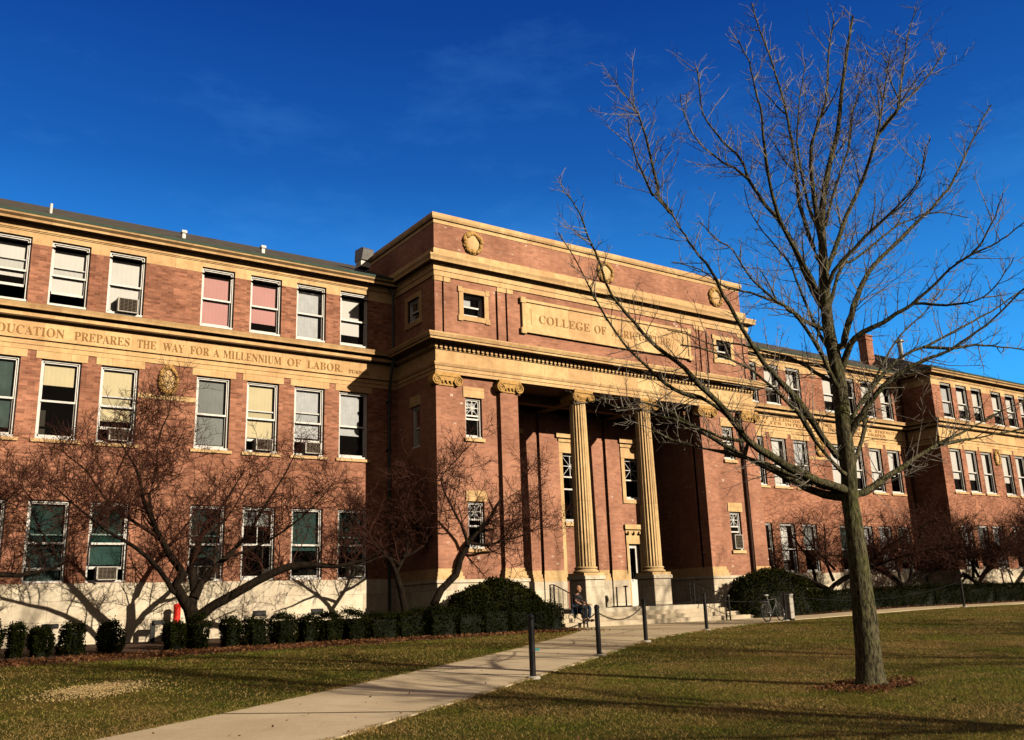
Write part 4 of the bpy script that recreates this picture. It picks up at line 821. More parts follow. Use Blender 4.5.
def railing(x,label,y0=28.85,y1=26.95,zt=-.18):
    t=thing('stair_railing',label,'railing',(0,0,0),0,'wrought iron railings beside the steps')
    m=MB(); zf=gz(x,y1)+.02; top=zt+.92; bot=zf+.90
    # the rail runs down the steps; a level ornamental newel panel stands at the top
    m.tube([(x,y0+.25,top,.022),(x,y0,top,.022),(x,y1,bot,.022)],6); m.tube([(x,y0,zt+.15,.014),(x,y1,zf+.14,.014)],6)
    for i in range(8):
        f=i/7; yy=y0+(y1-y0)*f; m.tube([(x,yy,(zt+.12)*(1-f)+(zf+.12)*f,.010),(x,yy,top*(1-f)+bot*f,.010)],5)
    m.build('rail',M['iron'],t)
    n=MB()
    for yy,za,zb in ((y0+.25,zt,top),(y0,zt,top),(y1,zf-.1,bot+.0),(y1+.2,zf-.05,bot+.04)): n.box(x-.022,x+.022,yy-.022,yy+.022,za,zb)
    n.build('newel_post',M['iron'],t)
    s=MB()
    for c,z0_ in ((y0+.125,zt),):
        for k in range(4):
            zc=z0_+.18+k*.19
            s.tube([(x,c+.085*math.cos(q*PI/5),zc+.085*math.sin(q*PI/5),.012) for q in range(11)],5)
            s.tube([(x,c+.04*math.cos(q*PI/3),zc+.04*math.sin(q*PI/3),.010) for q in range(7)],4)
    for k in range(3):
        zc=zf+.2+k*.22; s.tube([(x,y1+.1+.07*math.cos(q*PI/5),zc+.07*math.sin(q*PI/5),.012) for q in range(11)],5)
    s.build('scrollwork',M['iron'],t)
    k=MB(); k.ball((x,y1,bot+.05),.045); k.build('finial',M['metal'],t)
    return t
railing(21.75,'black scrolled iron railing at the left end of the steps by the seated man')
railing(29.15,'black scrolled iron railing at the right of the steps before the shaded pier')
railing(22.95,'black iron railing just right of the seated man') if False else None

# litter bin and bicycle
t=thing('litter_bin','square pale aggregate litter bin with a dark lid beside the parked bicycle','litter bin',(30.05,24.75,gz(30.05,24.75)),.3)
m=MB(); m.box(-.18,.18,-.18,.18,.06,.94); bevel(m.build('body',M['binc'],t),.03,2)
m=MB(); m.box(-.17,.17,-.17,.17,.0,.06); m.build('foot',M['iron'],t)
m=MB()
for z in (.30,.62): m.box(-.186,.186,-.186,.186,z,z+.015)
m.build('band',M['grille'],t)
m=MB(); m.box(-.195,.195,-.195,.195,.942,1.0); bevel(m.build('rim',M['binc'],t),.02)
m=MB(); m.lathe(0,0,[(.15,1.0),(.13,1.03),(.10,1.05),(.02,1.06)],20); m.build('lid',M['iron'],t)
t=thing('bicycle','silver and black bicycle with a rear rack leaning beside the pale litter bin','bicycle',(28.75,24.36,gz(29.0,24.45)+.024),.24)
t.rotation_euler=(-.10,0,.20)
def wheel(x):
    m=MB(); R=.335
    m.tube([(x+R*math.cos(q*2*PI/36),0,R+R*math.sin(q*2*PI/36),.019) for q in range(37)],7,False); w=m.build('wheel',M['rubber'],t)
    m=MB(); m.tube([(x+(R-.03)*math.cos(q*2*PI/36),0,R+(R-.03)*math.sin(q*2*PI/36),.010) for q in range(37)],5,False)
    for q in range(24): m.tube([(x,(.03 if q%2 else -.03),R,.0022),(x+(R-.03)*math.cos(q*2*PI/24),0,R+(R-.03)*math.sin(q*2*PI/24),.0022)],3)
    m.tube([(x,-.05,R,.022),(x,.05,R,.022)],10); m.build('rim',M['steel'],w)
wheel(-.53); wheel(.53)
m=MB(); bb=(-.08,0,.30); se=(-.24,0,.80); hd1=(.33,0,.84); hd0=(.37,0,.70)
for a,b,r in ((bb,se,.017),(se,hd1,.016),(bb,hd0,.019),(hd0,hd1,.02)): m.tube([(*a,r),(*b,r)],8)
for s in (-.05,.05):
    m.tube([(bb[0],s*.5,bb[2],.010),(-.53,s,.335,.010)],6); m.tube([(se[0],s*.5,se[2]-.06,.009),(-.53,s,.335,.009)],6); m.tube([(.39,s,.66,.012),(.53,s,.335,.010)],6)
m.tube([(.37,-.05,.68,.014),(.37,.05,.68,.014)],6)
m.build('frame',M['steel'],t)
m=MB(); m.tube([(*se,.013),(-.27,0,.93,.013)],8); m.ball((-.29,0,.96),.1,12,8,(1.3,.75,.35)); m.build('saddle',M['paper'],t)
m=MB(); m.tube([(*hd1,.013),(.31,0,.97,.013)],8); m.tube([(.20,-.29,.99,.012),(.30,-.2,.98,.012),(.33,0,.97,.013),(.30,.2,.98,.012),(.20,.29,.99,.012)],7)
for s in (-1,1): m.tube([(.20,s*.29,.99,.018),(.12,s*.31,.98,.018)],8)
m.build('handlebar',M['iron'],t)
m=MB(); m.lathe(0,0,[(.001,0)],3) if False else None
m.tube([(-.08+.09*math.cos(q*PI/8),-.05,.30+.09*math.sin(q*PI/8),.008) for q in range(17)],5,False); m.tube([(-.08,-.06,.30,.009),(.04,-.07,.19,.009)],5); m.tube([(-.08,.06,.30,.009),(-.20,.07,.41,.009)],5); m.box(.0,.09,-.12,-.04,.17,.20); m.box(-.25,-.16,.04,.12,.40,.43); m.build('pedals',M['iron'],t)
m=MB()
for s in (-.06,0,.06): m.tube([(-.30,s,.72,.007),(-.78,s,.72,.007)],5)
m.tube([(-.78,-.06,.72,.007),(-.78,.06,.72,.007)],5)
for s in (-.06,.06): m.tube([(-.6,s,.72,.006),(-.53,s,.34,.006)],5)
m.box(-.74,-.36,-.09,.09,.725,.745); m.build('rack',M['steel'],t)
# book drop / sandwich dark board inside the porch shade
t=thing('sign_stand','dark stand with two thin posts in front of the sunlit pier between the columns','stand',(26.35,30.3,-.18))
m=MB(); 
for xx in (-.25,.25): m.box(xx-.025,xx+.025,-.02,.02,0,.82)
m.build('post',M['iron'],t); m=MB(); m.box(-.35,.35,-.25,.25,0,.05); m.build('foot',M['iron'],t); m=MB(); m.box(.17,.33,-.05,.05,.80,.86); m.build('cap',M['iron'],t)

# ------------------------------------------------------------------ person
def skin(name,nodes,edges,mat,parent,root=0,sub=2):
    me=bpy.data.meshes.new(name); me.from_pydata([n[:3] for n in nodes],edges,[])
    me.materials.append(mat); o=bpy.data.objects.new(name,me); COL.objects.link(o); o.parent=parent
    k=o.modifiers.new('skin','SKIN')
    for i,n in enumerate(nodes):
        sv=me.skin_vertices[0].data[i]; r=n[3]; sv.radius=(r,r); sv.use_root=(i==root)
    k=o.modifiers[0]; k.use_smooth_shade=True; k.branch_smoothing=.6
    s=o.modifiers.new('sub','SUBSURF'); s.levels=sub; s.render_levels=sub; return o
# local frame: man faces -Y, seat at z=0 (terrace edge)
t=thing('person','bald man in dark shirt and blue jeans sitting on the steps','person',(22.10,28.02,-.29),.45)
t.scale=(1.08,1.08,1.08)
pel=[(0,.0,.12,.14),(0,-.01,.28,.135),(0,-.05,.46,.15),(0,-.07,.55,.11),(0,-.09,.61,.055),(0,-.11,.66,.055)]
body=list(pel); E=[(0,1),(1,2),(2,3),(3,4),(4,5)]
def addc(pts,start):
    i=start
    for p in pts: body.append(p); E.append((i,len(body)-1)); i=len(body)-1
    return i
for s in (-1,1):
    addc([(s*.10,-.06,.10,.085),(s*.14,-.28,.14,.075),(s*.15,-.46,.15,.06),(s*.15,-.44,-.05,.05),(s*.15,-.42,-.24,.038),(s*.15,-.46,-.29,.04),(s*.16,-.58,-.30,.03)],0)
    w=addc([(s*.19,-.06,.52,.058),(s*.25,-.14,.34,.045),(s*.20,-.33,.24,.036),(s*.12,-.44,.24,.028),(s*.09,-.49,.235,.034)],3)
    for q,(dx,L) in enumerate(((-.030,.062),(-.011,.075),(.010,.072),(.029,.058))):
        addc([(s*.09+dx,-.52,.235,.010),(s*.09+dx*1.15,-.52-L*.6,.225,.009),(s*.09+dx*1.15,-.52-L,.20,.008)],w)
    addc([(s*.09-s*.045,-.49,.225,.011),(s*.09-s*.065,-.525,.215,.009)],w)
skin('body',body,E,M['skin'],t)
h=MB(); c=(0,-.135,.775); h.ball(c,.105,20,14,(.80,.95,1.18)); h.ball((0,-.155,.70),.07,14,10,(.85,.95,.8))
h.add(*(lambda b:(b.v,b.f))((lambda b:(b.ball((0,-.245,.76),.018,8,6,(.8,1.1,1.5)),b)[1])(MB())))
for s in (-1,1): h.ball((s*.087,-.13,.765),.028,8,6,(.35,.7,1.1))
h.build('head',M['skin'],t,smooth=True)
f=MB()
for s in (-1,1): f.ball((s*.034,-.228,.785),.011,8,6,(1.2,.6,.8))
f.ball((0,-.228,.712),.022,8,5,(1.2,.4,.25)); 
for s in (-1,1): f.ball((s*.034,-.232,.808),.02,8,5,(1.1,.3,.22))
f.build('face_features',M['shoe'],t)
sh=[(0,.0,.10,.165),(0,-.01,.28,.165),(0,-.05,.46,.19),(0,-.08,.585,.105)]; Es=[(0,1),(1,2),(2,3)]
for s in (-1,1):
    sh.append((s*.18,-.065,.52,.125)); Es.append((2,len(sh)-1)); sh.append((s*.245,-.13,.37,.088)); Es.append((len(sh)-2,len(sh)-1))
skin('shirt',sh,Es,M['shirt'],t)
jn=[(0,.0,.08,.16)]; Ej=[]
for s in (-1,1):
    i=0
    for p in [(s*.10,-.06,.10,.10),(s*.14,-.28,.14,.09),(s*.15,-.46,.15,.075),(s*.15,-.44,-.05,.065),(s*.15,-.42,-.22,.055)]:
        jn.append(p); Ej.append((i,len(jn)-1)); i=len(jn)-1
skin('jeans',jn,Ej,M['jeans'],t)
for s in (-1,1):
    m=MB(); m.ball((s*.155,-.50,-.285),.06,10,8,(.8,2.0,.75)); m.build('shoe',M['shoe'],t,smooth=True)

# ------------------------------------------------------------------ trees
def rvec(r): 
    while True:
        v=Vector((r.uniform(-1,1),r.uniform(-1,1),r.uniform(-1,1)))
        if .05<v.length<1: return v.normalized()
def sample(poly,t):
    n=len(poly)-1; f=t*n; i=min(n-1,int(f)); q=f-i; a=poly[i];b=poly[i+1]
    p=Vector(a[:3]).lerp(Vector(b[:3]),q); r=a[3]+(b[3]-a[3])*q; d=(Vector(b[:3])-Vector(a[:3])).normalized(); return p,d,r
def plen(poly): return sum((Vector(poly[i+1][:3])-Vector(poly[i][:3])).length for i in range(len(poly)-1))
def shoot(r,p,d,L,r0,r1,seg,wig,up):
    pts=[(*p,r0)]; d=d.copy()
    for i in range(seg):
        d=(d+rvec(r)*wig+Vector((0,0,up))).normalized(); p=p+d*(L/seg); pts.append((*p,r0+(r1-r0)*(i+1)/seg))
    return pts
def smoothpoly(poly,n=3):
    out=[]
    P=[Vector(p) for p in poly]
    for i in range(len(P)-1):
        p0=P[max(i-1,0)];p1=P[i];p2=P[i+1];p3=P[min(i+2,len(P)-1)]
        for k in range(n):
            t=k/n; out.append(tuple(.5*((2*p1)+(-p0+p2)*t+(2*p0-5*p1+4*p2-p3)*t*t+(-p0+3*p1-3*p2+p3)*t**3)))
    out.append(tuple(P[-1])); return out
for c in (Vector,): pass
# the big bare tree
big=thing('bare_tree','tall bare tree with mossy grey trunk and fine upswept twigs before the right wing','tree',(0,0,0))
r=random.Random(3); tr=MB(); tw=MB()
V4=lambda p:Vector((p[0],p[1],p[2],p[3]))
limbs=[smoothpoly([V4(p) for p in L],3) for L in LIMBS]
limbs[0][0:0]=[]
lead=[tuple(p) for p in limbs[0]]+[tuple(p) for k in (1,2,3) for p in limbs[k][1:]]; b0=lead[0]; n_=len(limbs[0])+len(limbs[1])+len(limbs[2])
root=[(b0[0],b0[1],b0[2]-.3,b0[3]*1.6),(b0[0],b0[1],b0[2]-.03,b0[3]*1.32),(b0[0],b0[1],b0[2]+.10,b0[3]*1.05)]+[(p[0],p[1],p[2],p[3]*(.90 if q<n_ else .85)) for q,p in enumerate(lead[1:])]
# smooth the radii along the leader
for _ in range(3):
    root=[root[0]]+[(*root[q][:3],(root[q-1][3]+root[q][3]*2+root[q+1][3])/4) for q in range(1,len(root)-1)]+[root[-1]]
tr.tube(root,22)
pool=[tuple(p) for p in root]
for i in range(4,len(limbs)):      # every limb grows out of the wood nearest to its foot
    s0=Vector(limbs[i][0][:3]); q=min(pool,key=lambda p:(Vector(p[:3])-(s0-Vector((0,0,.12)))).length)
    limbs[i]=[(*q[:3],limbs[i][0][3]*1.15)]+[tuple(p) for p in limbs[i]]; pool+=limbs[i][2:]
for i,L in enumerate(limbs[4:]):
    rr=random.Random(i); n_=len(L)-1
    ra,rb=L[0][3]*.72,max(.0055,L[-1][3]*.7); L=[(p[0]+rr.uniform(-.010,.010)*(q>0),p[1]+rr.uniform(-.010,.010)*(q>0),p[2]+rr.uniform(-.010,.010)*(q>0),rb+(ra-rb)*(1-q/n_)**1.45) for q,p in enumerate(L)]
    tr.tube(L,8)
extra=[]
for L in limbs[3:7]+limbs[26:32]+limbs[35:37]:
    if plen(L)<1.2: continue
    for _ in range(2):
        p,d,rad=sample(L,r.uniform(.12,.62)); side=d.cross(rvec(r)).normalized()
        e=shoot(r,p,(d*1.0+side*r.uniform(.5,.9)+Vector((0,0,.45))).normalized(),r.uniform(.6,1.25),min(rad*.5,.018),.006,8,.13,.05)
        extra.append(e); tr.tube(e,6)
for i,L in enumerate(limbs[3:]+extra):
    ln=plen(L); n=int(ln/.105)
    for j in range(n):
        t=.12+.88*(j+r.random())/n
        if t>1: continue
        p,d,rad=sample(L,t)
        side=d.cross(rvec(r)).normalized(); cd=(d*r.uniform(.3,.9)+side*.9+Vector((0,0,r.uniform(-.1,.35)))).normalized()
        l=r.uniform(.12,.85)*(1.25-.85*t)* (1.8 if r.random()<.25 else 1)
        r0=min(rad*.6,.012)
        s1=shoot(r,p,cd,l,max(min(rad*.5,.009),.0048),.0028,5,.16,.07); tw.tube(s1,4,False)
        for q in range(int(l/.095)):
            p2,d2,_=sample(s1,.15+.85*r.random()); sd=d2.cross(rvec(r)).normalized(); l2=r.uniform(.05,.28)
            s2=shoot(r,p2,(d2*.7+sd*.8+Vector((0,0,.2))).normalized(),l2,.0034,.0023,2,.18,.08); tw.tube(s2,3,False)
            if l2>.16 and r.random()<.6:
                p3,d3,_=sample(s2,r.random()); tw.tube(shoot(r,p3,(d3+d3.cross(rvec(r)).normalized()).normalized(),r.uniform(.04,.12),.0038,.003,1,.1,.1),3,False)
o_=tr.build('trunk',M['bark'],big,smooth=True)
for v in o_.data.vertices:   # furrowed, slightly lumpy bark on the thick wood
    p=v.co
    if p.z<3.2:
        d=mnoise.noise(Vector((p.x*9,p.y*9,p.z*2.2)))*.012+mnoise.noise(Vector((p.x*2,p.y*2,p.z*1.2)))*.02; v.co=p+v.normal*d
tw.build('crown',M['twig'],big)

def crabcrown(limbs_,seed,dens=1.0,zlim=2.3):
    r=random.Random(seed); tw=MB(); Ls=[smoothpoly([V4(p) for p in L],2) for L in limbs_]
    for L in Ls[1:]:
        ln=plen(L); n=int(ln/.15*dens)
        for j in range(n):
            t=.16+.84*(j+r.random())/max(n,1)
            if t>1: continue
            p,d,rad=sample(L,t); sd=d.cross(rvec(r)).normalized(); cd=(d*.6+sd*1.0+Vector((0,0,.12))).normalized()
            if p.z<zlim and r.random()<.75: continue
            if p.z<zlim+.6: cd=(cd+Vector((0,0,.6))).normalized()
            l=r.uniform(.6,1.9)*(1.1-.35*t); s1=shoot(r,p,cd,l,min(rad*.6,.026),.007,6,.30,.03); tw.tube(s1,4,False)
            for q in range(int(l/.15)):
                p2,d2,_=sample(s1,.10+.90*r.random()); sd=d2.cross(rvec(r)).normalized(); l2=r.uniform(.25,.95)
                s2=shoot(r,p2,(d2*.5+sd*.9+Vector((0,0,.1))).normalized(),l2,.009,.0055,4,.34,.05); tw.tube(s2,3,False)
                for u in range(int(l2/.11)):
                    p3,d3,_=sample(s2,.1+.9*r.random()); sd=d3.cross(rvec(r)).normalized()
                    tw.tube(shoot(r,p3,(d3*.5+sd*.9+Vector((0,0,.2))).normalized(),r.uniform(.14,.45),.0065,.004,2,.28,.1),3,False)
    return Ls,tw
def crab(key,label,seed,dens=1.0,loc=None,sx=1):
    base_,L=CRAB[key]; Ls,tw=crabcrown(L,seed,dens,1.1 if key=='R' else 2.3); loc=loc or base_
    t=thing('crabapple_tree',label,'tree',loc,0,'bare crabapple trees along the building'); tr=MB()
    f=Ls[0]; f=[(f[0][0],f[0][1],f[0][2]-.8,f[0][3]*1.25)]+[tuple(p) for p in f]
    f=[(a,b,c,d*(1.8 if key=='A' else 1.25)) for a,b,c,d in f]; tr.tube(f,12)
    for M_ in Ls[1:]: tr.tube([(p[0]+(r_:=random.Random(int(p[2]*977))).uniform(-.03,.03),p[1]+r_.uniform(-.03,.03),p[2],p[3]*((1.4 if key=='A' else 1.0)+(min(.7,p[3]*7) if key=='A' else .1))) for p in M_],9)
    tr.build('trunk',M['cbark'],t,smooth=True); tw.build('crown',M['ctwig'],t); return t
A=crab('A','twisted multi stemmed crabapple with a long low limb reaching right, by the red standpipe',21,1.2)
B1=crab('B1','slender pale barked crabapple in the shaded corner left of the portico',22,1.0)
B2=crab('B2','leaning crabapple rising behind the rounded bush in front of the portico pier',23,.8)
R=crab('R','broad bare crabapple standing before the shaded side of the far pavilion',24,.85)
dup(R,(38.9,29.3,-.1),2.2,(1.0,1.0,1.0),'bare crabapple right behind the large dark mound, left of the big tree trunk')
dup(R,(50.8,28.6,-.1),.9,(1.02,1.0,1.0),'bare crabapple behind the lone far bollard')
dup(R,(57.2,28.7,-.1),3.6,(1.1,1.1,1.05),'bare crabapple at the right edge beyond the lone bollard')
dup(A,(-.4,29.2,-.24),.25,(.95,.95,.92),'twisted crabapple at the left edge whose branches reach across the first windows')

# shade trees standing outside the frame to the right, they throw the long lawn shadows
def shade_tree(x,y,rz,label,sc=1.0):
    z=gz(x,y); rt_=dup(big,(0,0,0),0,(1,1,1),label); 
    bx,by,bz=LIMBS[0][0][:3]; Rm=Matrix.Translation((x,y,z))@Matrix.Rotation(rz,4,'Z')@Matrix.Scale(sc,4)@Matrix.Translation((-bx,-by,-bz))
    rt_.matrix_basis=Rm
shade_tree(13.3,-.8,1.9,'bare tree on the lawn in front, right of the camera')
shade_tree(24.5,-3.0,4.0,'bare lawn tree farther right, beyond the frame',1.15)
shade_tree(35.5,3.5,.7,'bare lawn tree far right, outside the picture',1.2)

# ------------------------------------------------------------------ hedges and bushes
def leafcards(P,Nn,size,rng):
    n=len(P); a=rng.normal(size=(n,3)); a+=Nn*.5; a/=np.linalg.norm(a,axis=1)[:,None]
    b=np.cross(a,rng.normal(size=(n,3))); b/=np.linalg.norm(b,axis=1)[:,None]; c=np.cross(a,b)
    s=size*(.6+.8*rng.random((n,1))); return np.stack([P-b*s*.5,P+c*s*.28,P+b*s*.5,P-c*s*.28],1)
def box_hedge_mesh(name,w,d,h,n,size,mat,parent,rng,rnd=.12):
    # points on box surface with noise, rounded shoulders
    ar=[w*h,w*h,d*h,d*h,w*d*1.2]; ar=np.array(ar)/sum(ar); f=rng.choice(5,n,p=ar); u=rng.random(n);v=rng.random(n)
    P=np.zeros((n,3));Nn=np.zeros((n,3))
    for k,(fx) in enumerate((0,1,2,3,4)):
        m=f==k
        if k<2: P[m]=np.stack([(u[m]-.5)*w,np.full(m.sum(),(-.5,.5)[k]*d),v[m]*h],1); Nn[m]=(0,(-1,1)[k],0)
        elif k<4: P[m]=np.stack([np.full(m.sum(),(-.5,.5)[k-2]*w),(u[m]-.5)*d,v[m]*h],1); Nn[m]=((-1,1)[k-2],0,0)
        else: P[m]=np.stack([(u[m]-.5)*w,(v[m]-.5)*d,np.full(m.sum(),h)],1); Nn[m]=(0,0,1)
    ph=rng.random(3)*6
    bulge=.05*np.sin(P[:,0]*5+ph[0])+.05*np.sin(P[:,2]*6+ph[1]+P[:,0]*2)+.04*np.sin(P[:,1]*7+ph[2])
    P+=Nn*(bulge+rng.normal(size=n)*.035)[:,None]
    e=np.clip((P[:,2]-(h-.12))/.12,0,1); P[:,:2]*=(1-.09*e**2)[:,None]; P[:,2]+=np.where(e>.5,rng.exponential(.035,n),0)
    e=np.clip((.25-P[:,2])/.25,0,1); P[:,:2]*=(1-.16*e)[:,None]
    return quads_mesh(name,leafcards(P,Nn,size,rng),mat,parent)
def hedge_block(name,label,cat,loc,w,d,h,n,group,mat='yew',size=.058,seed=0):
    rng=np.random.default_rng(seed); t=thing(name,label,cat,loc,0,group)
    m=MB(); m.box(-w/2+.09,w/2-.09,-d/2+.09,d/2-.09,.0,h-.08); m.build('stem',M['yewb'],t)
    box_hedge_mesh('foliage',w,d,h,n,size,M[mat],t,rng); return t
lab=['clipped yew shrub cut off by the left edge of the picture','clipped yew shrub second in the row from the left edge','clipped yew shrub third in the row, left of the first gap','narrow clipped yew shrub standing between two gaps near the left','clipped yew shrub left of the wide gap before the crabapple',
 'clipped yew shrub at the foot of the twisted crabapple, left one of the pair','clipped yew shrub at the foot of the twisted crabapple, right one of the pair','narrow clipped yew shrub alone right of the twisted crabapple','clipped yew shrub below the fifth ground floor window','wide clipped yew shrub under the first wall grille',
 'clipped yew shrub under the gap between the wall grilles','clipped yew shrub under the second wall grille','clipped yew shrub in front of the end of the sunlit stone base','clipped yew shrub where the wall falls into shade','clipped yew shrub before the slender crabapple','clipped yew shrub before the foot of the leaning crabapple',
 'clipped yew shrub at the left foot of the rounded bush','clipped yew shrub before the middle of the rounded bush','clipped yew shrub right of the middle of the rounded bush','clipped yew shrub at the right foot of the rounded bush','last clipped yew shrub of the row, next to the steps path']
for i,(x0,x1) in enumerate(HX):
    y=27.35-(.35 if x0>15 else 0); w=x1-x0-(.20 if x1<13.6 else .0); hh=.70+.04*math.sin(i*2.3)+(.06 if x0>15 else 0)
    hedge_block('yew_shrub',lab[min(i,len(lab)-1)],'shrub',((x0+x1)/2,y,gz((x0+x1)/2,y)),w,.85,hh,4200,'clipped yew shrubs in a row before the left wing',seed=i)
x=33.2; i=0
labr=['first section of the long low hedge, beside the large dark mound','second section of the long low hedge, left of the big trunk','section of the long hedge hidden behind the big trunk','section of the long hedge just right of the big trunk','section of the long hedge before the broad crabapple','section of the long hedge before the shaded pavilion side','section of the long hedge left of the lone far bollard','section of the long hedge behind the lone far bollard','section of the long hedge right of the lone far bollard','section of the long hedge toward the right edge','last section of the long hedge at the right edge','section of the long hedge beyond the right edge']
hp=None
while x<66:
    w=2.8; lb=labr[min(i,11)]
    if hp is None: hp=hedge_block('clipped_hedge',lb,'hedge',(x+w/2,27.75,gz(x,27.75)),w+.05,1.0,.86,11000,'sections of the long hedge before the right wing',seed=77)
    else: dup(hp,(x+w/2,27.75,gz(x,27.75)),PI*(i%2),(1,1,1),lb)
    x+=w; i+=1
def mound(label,cx,cy,rx,ry,h,n,seed):
    rng=np.random.default_rng(seed); z=gz(cx,cy); t=thing('round_bush',label,'bush',(cx,cy,z),0,'large rounded evergreen bushes beside the steps')
    m=MB(); m.ball((0,0,0),1,24,14,(rx*.93,ry*.93,h*.94)); m.build('stem',M['yewb'],t)
    th=rng.random(n)*2*PI; cz=rng.random(n)**.8; s=np.sqrt(np.clip(1-cz**2.6,0,1)); 
    Nn=np.stack([s*np.cos(th),s*np.sin(th),cz],1); P=Nn*np.array([rx,ry,h]); 
    b=.07*np.sin(P[:,0]*3.1+1)+.06*np.sin(P[:,1]*4+P[:,2]*3)+.05*np.sin(P[:,0]*7+P[:,2]*5); P+=Nn*(b+rng.normal(size=n)*.05)[:,None]
    quads_mesh('foliage',leafcards(P,Nn,.095,rng),M['mound'],t)
mound('large rounded evergreen bush left of the steps, below the portico pier window',18.35,27.72,2.05,.95,1.74,14000,1)
mound('large dark rounded bush right of the steps, behind the bicycle',32.9,27.85,2.75,1.0,1.95,15000,2)

# ------------------------------------------------------------------ lawn, litter
def inpoly(px_,py_,poly):
    ins=np.zeros(len(px_),bool); j=len(poly)-1
    for i in range(len(poly)):
        xi,yi=poly[i];xj,yj=poly[j]
        c=((yi>py_)!=(yj>py_))&(px_<(xj-xi)*(py_-yi)/(yj-yi+1e-12)+xi); ins^=c; j=i
    return ins
PATHP=PL+PR[::-1]
GX=np.arange(-10,70,.5); GY=np.arange(0,34,.5); GZ=np.array([[gz(x,y) for x in GX] for y in GY])
def gzv(x,y):
    fx=np.clip((x-GX[0])/.5,0,len(GX)-2.001); fy=np.clip((y-GY[0])/.5,0,len(GY)-2.001); i=fx.astype(int);j=fy.astype(int);a=fx-i;b=fy-j
    return GZ[j,i]*(1-a)*(1-b)+GZ[j,i+1]*a*(1-b)+GZ[j+1,i]*(1-a)*b+GZ[j+1,i+1]*a*b
CR,CU,CF=[Vector(v) for v in CAMV]
def blades(n,ymin,ymax,xmin,xmax,h,w,seed):
    rng=np.random.default_rng(seed); x=rng.uniform(xmin,xmax,n); y=rng.uniform(ymin,ymax,n)
    cl=np.sin(x*1.3+np.sin(y*1.7)*2)+np.sin(y*2.1+np.sin(x*.9)*2); keep=rng.random(n)<(.72+.14*cl)
    keep&=~inpoly(x,y,PATHP); keep&=(np.hypot((x-12.84),(y-9.14)*1.3)>.55+.15*np.sin(np.arctan2(y-9.14,x-12.84)*3))
    keep&=~((y>24.0+np.clip((x-2)*.1,0,1.6))&(x<21)); keep&=~((x>27)&(y>24.6))&~((x>20)&(x<30)&(y>21+ (x-21)*.36+.4)&(y>22))
    ang=np.degrees(np.arctan2(x,y)); keep&=(ang>0)&(ang<72)
    x,y=x[keep],y[keep]; n=len(x); z=gzv(x,y); a=rng.random(n)*2*PI; hh=h*(.5+rng.random(n)); ww=w*(.6+.8*rng.random(n)); le=rng.normal(size=(n,2))*1.1*hh[:,None]
    dx,dy=np.cos(a)*ww/2,np.sin(a)*ww/2
    return np.stack([np.stack([x-dx,y-dy,z-.004],1),np.stack([x+dx,y+dy,z-.004],1),np.stack([x+le[:,0],y+le[:,1],z+hh],1)],1)
def edge_tufts(n,seed):
    rng=np.random.default_rng(seed); out=[]
    for P in (PL,PR):
        sg=[math.dist(P[i],P[i+1]) for i in range(len(P)-1)]; tot=sum(sg); u=rng.random(n)*tot; x=np.zeros(n);y=np.zeros(n);a0=0
        for i,l in enumerate(sg):
            m=(u>=a0)&(u<a0+l); f=(u[m]-a0)/l; nx,ny=(P[i+1][1]-P[i][1])/l,-(P[i+1][0]-P[i][0])/l; o=rng.normal(size=m.sum())*.035
            x[m]=P[i][0]+(P[i+1][0]-P[i][0])*f+nx*o; y[m]=P[i][1]+(P[i+1][1]-P[i][1])*f+ny*o; a0+=l
        k=(np.sin(x*9)+np.sin(y*13+x*4)+rng.normal(size=n)*.8>-.2)&(y>3.5)&(y<25); x,y=x[k],y[k]; m=len(x); z=gzv(x,y); a=rng.random(m)*2*PI; h=.022*(.5+rng.random(m)); le=rng.normal(size=(m,2))*1.3*h[:,None]; dx,dy=np.cos(a)*.005,np.sin(a)*.005
        out.append(np.stack([np.stack([x-dx,y-dy,z],1),np.stack([x+dx,y+dy,z],1),np.stack([x+le[:,0],y+le[:,1],z+.02+h],1)],1))
    return np.concatenate(out)
V=np.concatenate([edge_tufts(16000,4),blades(520000,4.2,14.5,1,26,.024,.0075,1),blades(230000,14.5,25.8,0,46,.030,.013,2)])
o=quads_mesh('grass',V,M['grass'],None,3); tag(o,'short patchy green and straw coloured winter grass','grass',kind='stuff')
def litter(n,fx,seed,size,label,name='fallen_leaves'):
    rng=np.random.default_rng(seed); x,y=fx(rng,n); z=gzv(x,y)+.035+.02*rng.random(n); P=np.stack([x,y,z],1); Nn=np.tile([0,0,2.2],(n,1)); 
    o=quads_mesh(name,leafcards(P,Nn,size,rng),M['litter'],None); tag(o,label,'leaves',kind='stuff')
def f1(rng,n):
    x=rng.uniform(-3,21,n); y=rng.normal(size=n)*.7+24.9+np.clip((x-2)*.11,0,1.6); return x,np.minimum(y,30)
litter(7000,f1,5,.09,'brown fallen leaves along the hedge bed of the left wing')
def f2(rng,n): a=rng.random(n)*2*PI; q=rng.random(n)**.7*(1.0+.3*np.sin(a*2+1)+.15*np.sin(a*5)); return 12.84+np.cos(a)*q*.95-.05,9.14+np.sin(a)*q*.7
litter(1800,f2,6,.05,'dark brown bark mulch around the foot of the tall bare tree','bark_mulch')
def f3(rng,n): x=rng.uniform(1,34,n); y=rng.uniform(7,25,n); return x,y
litter(900,f3,8,.045,'scattered dry leaves on the lawn','dry_leaves')
def f4(rng,n): x=rng.uniform(31,66,n); return x,26.9+rng.normal(size=n)*.15+np.clip((x-45)*.01,0,.2)
litter(1500,f4,9,.09,'brown leaves at the foot of the long hedge')
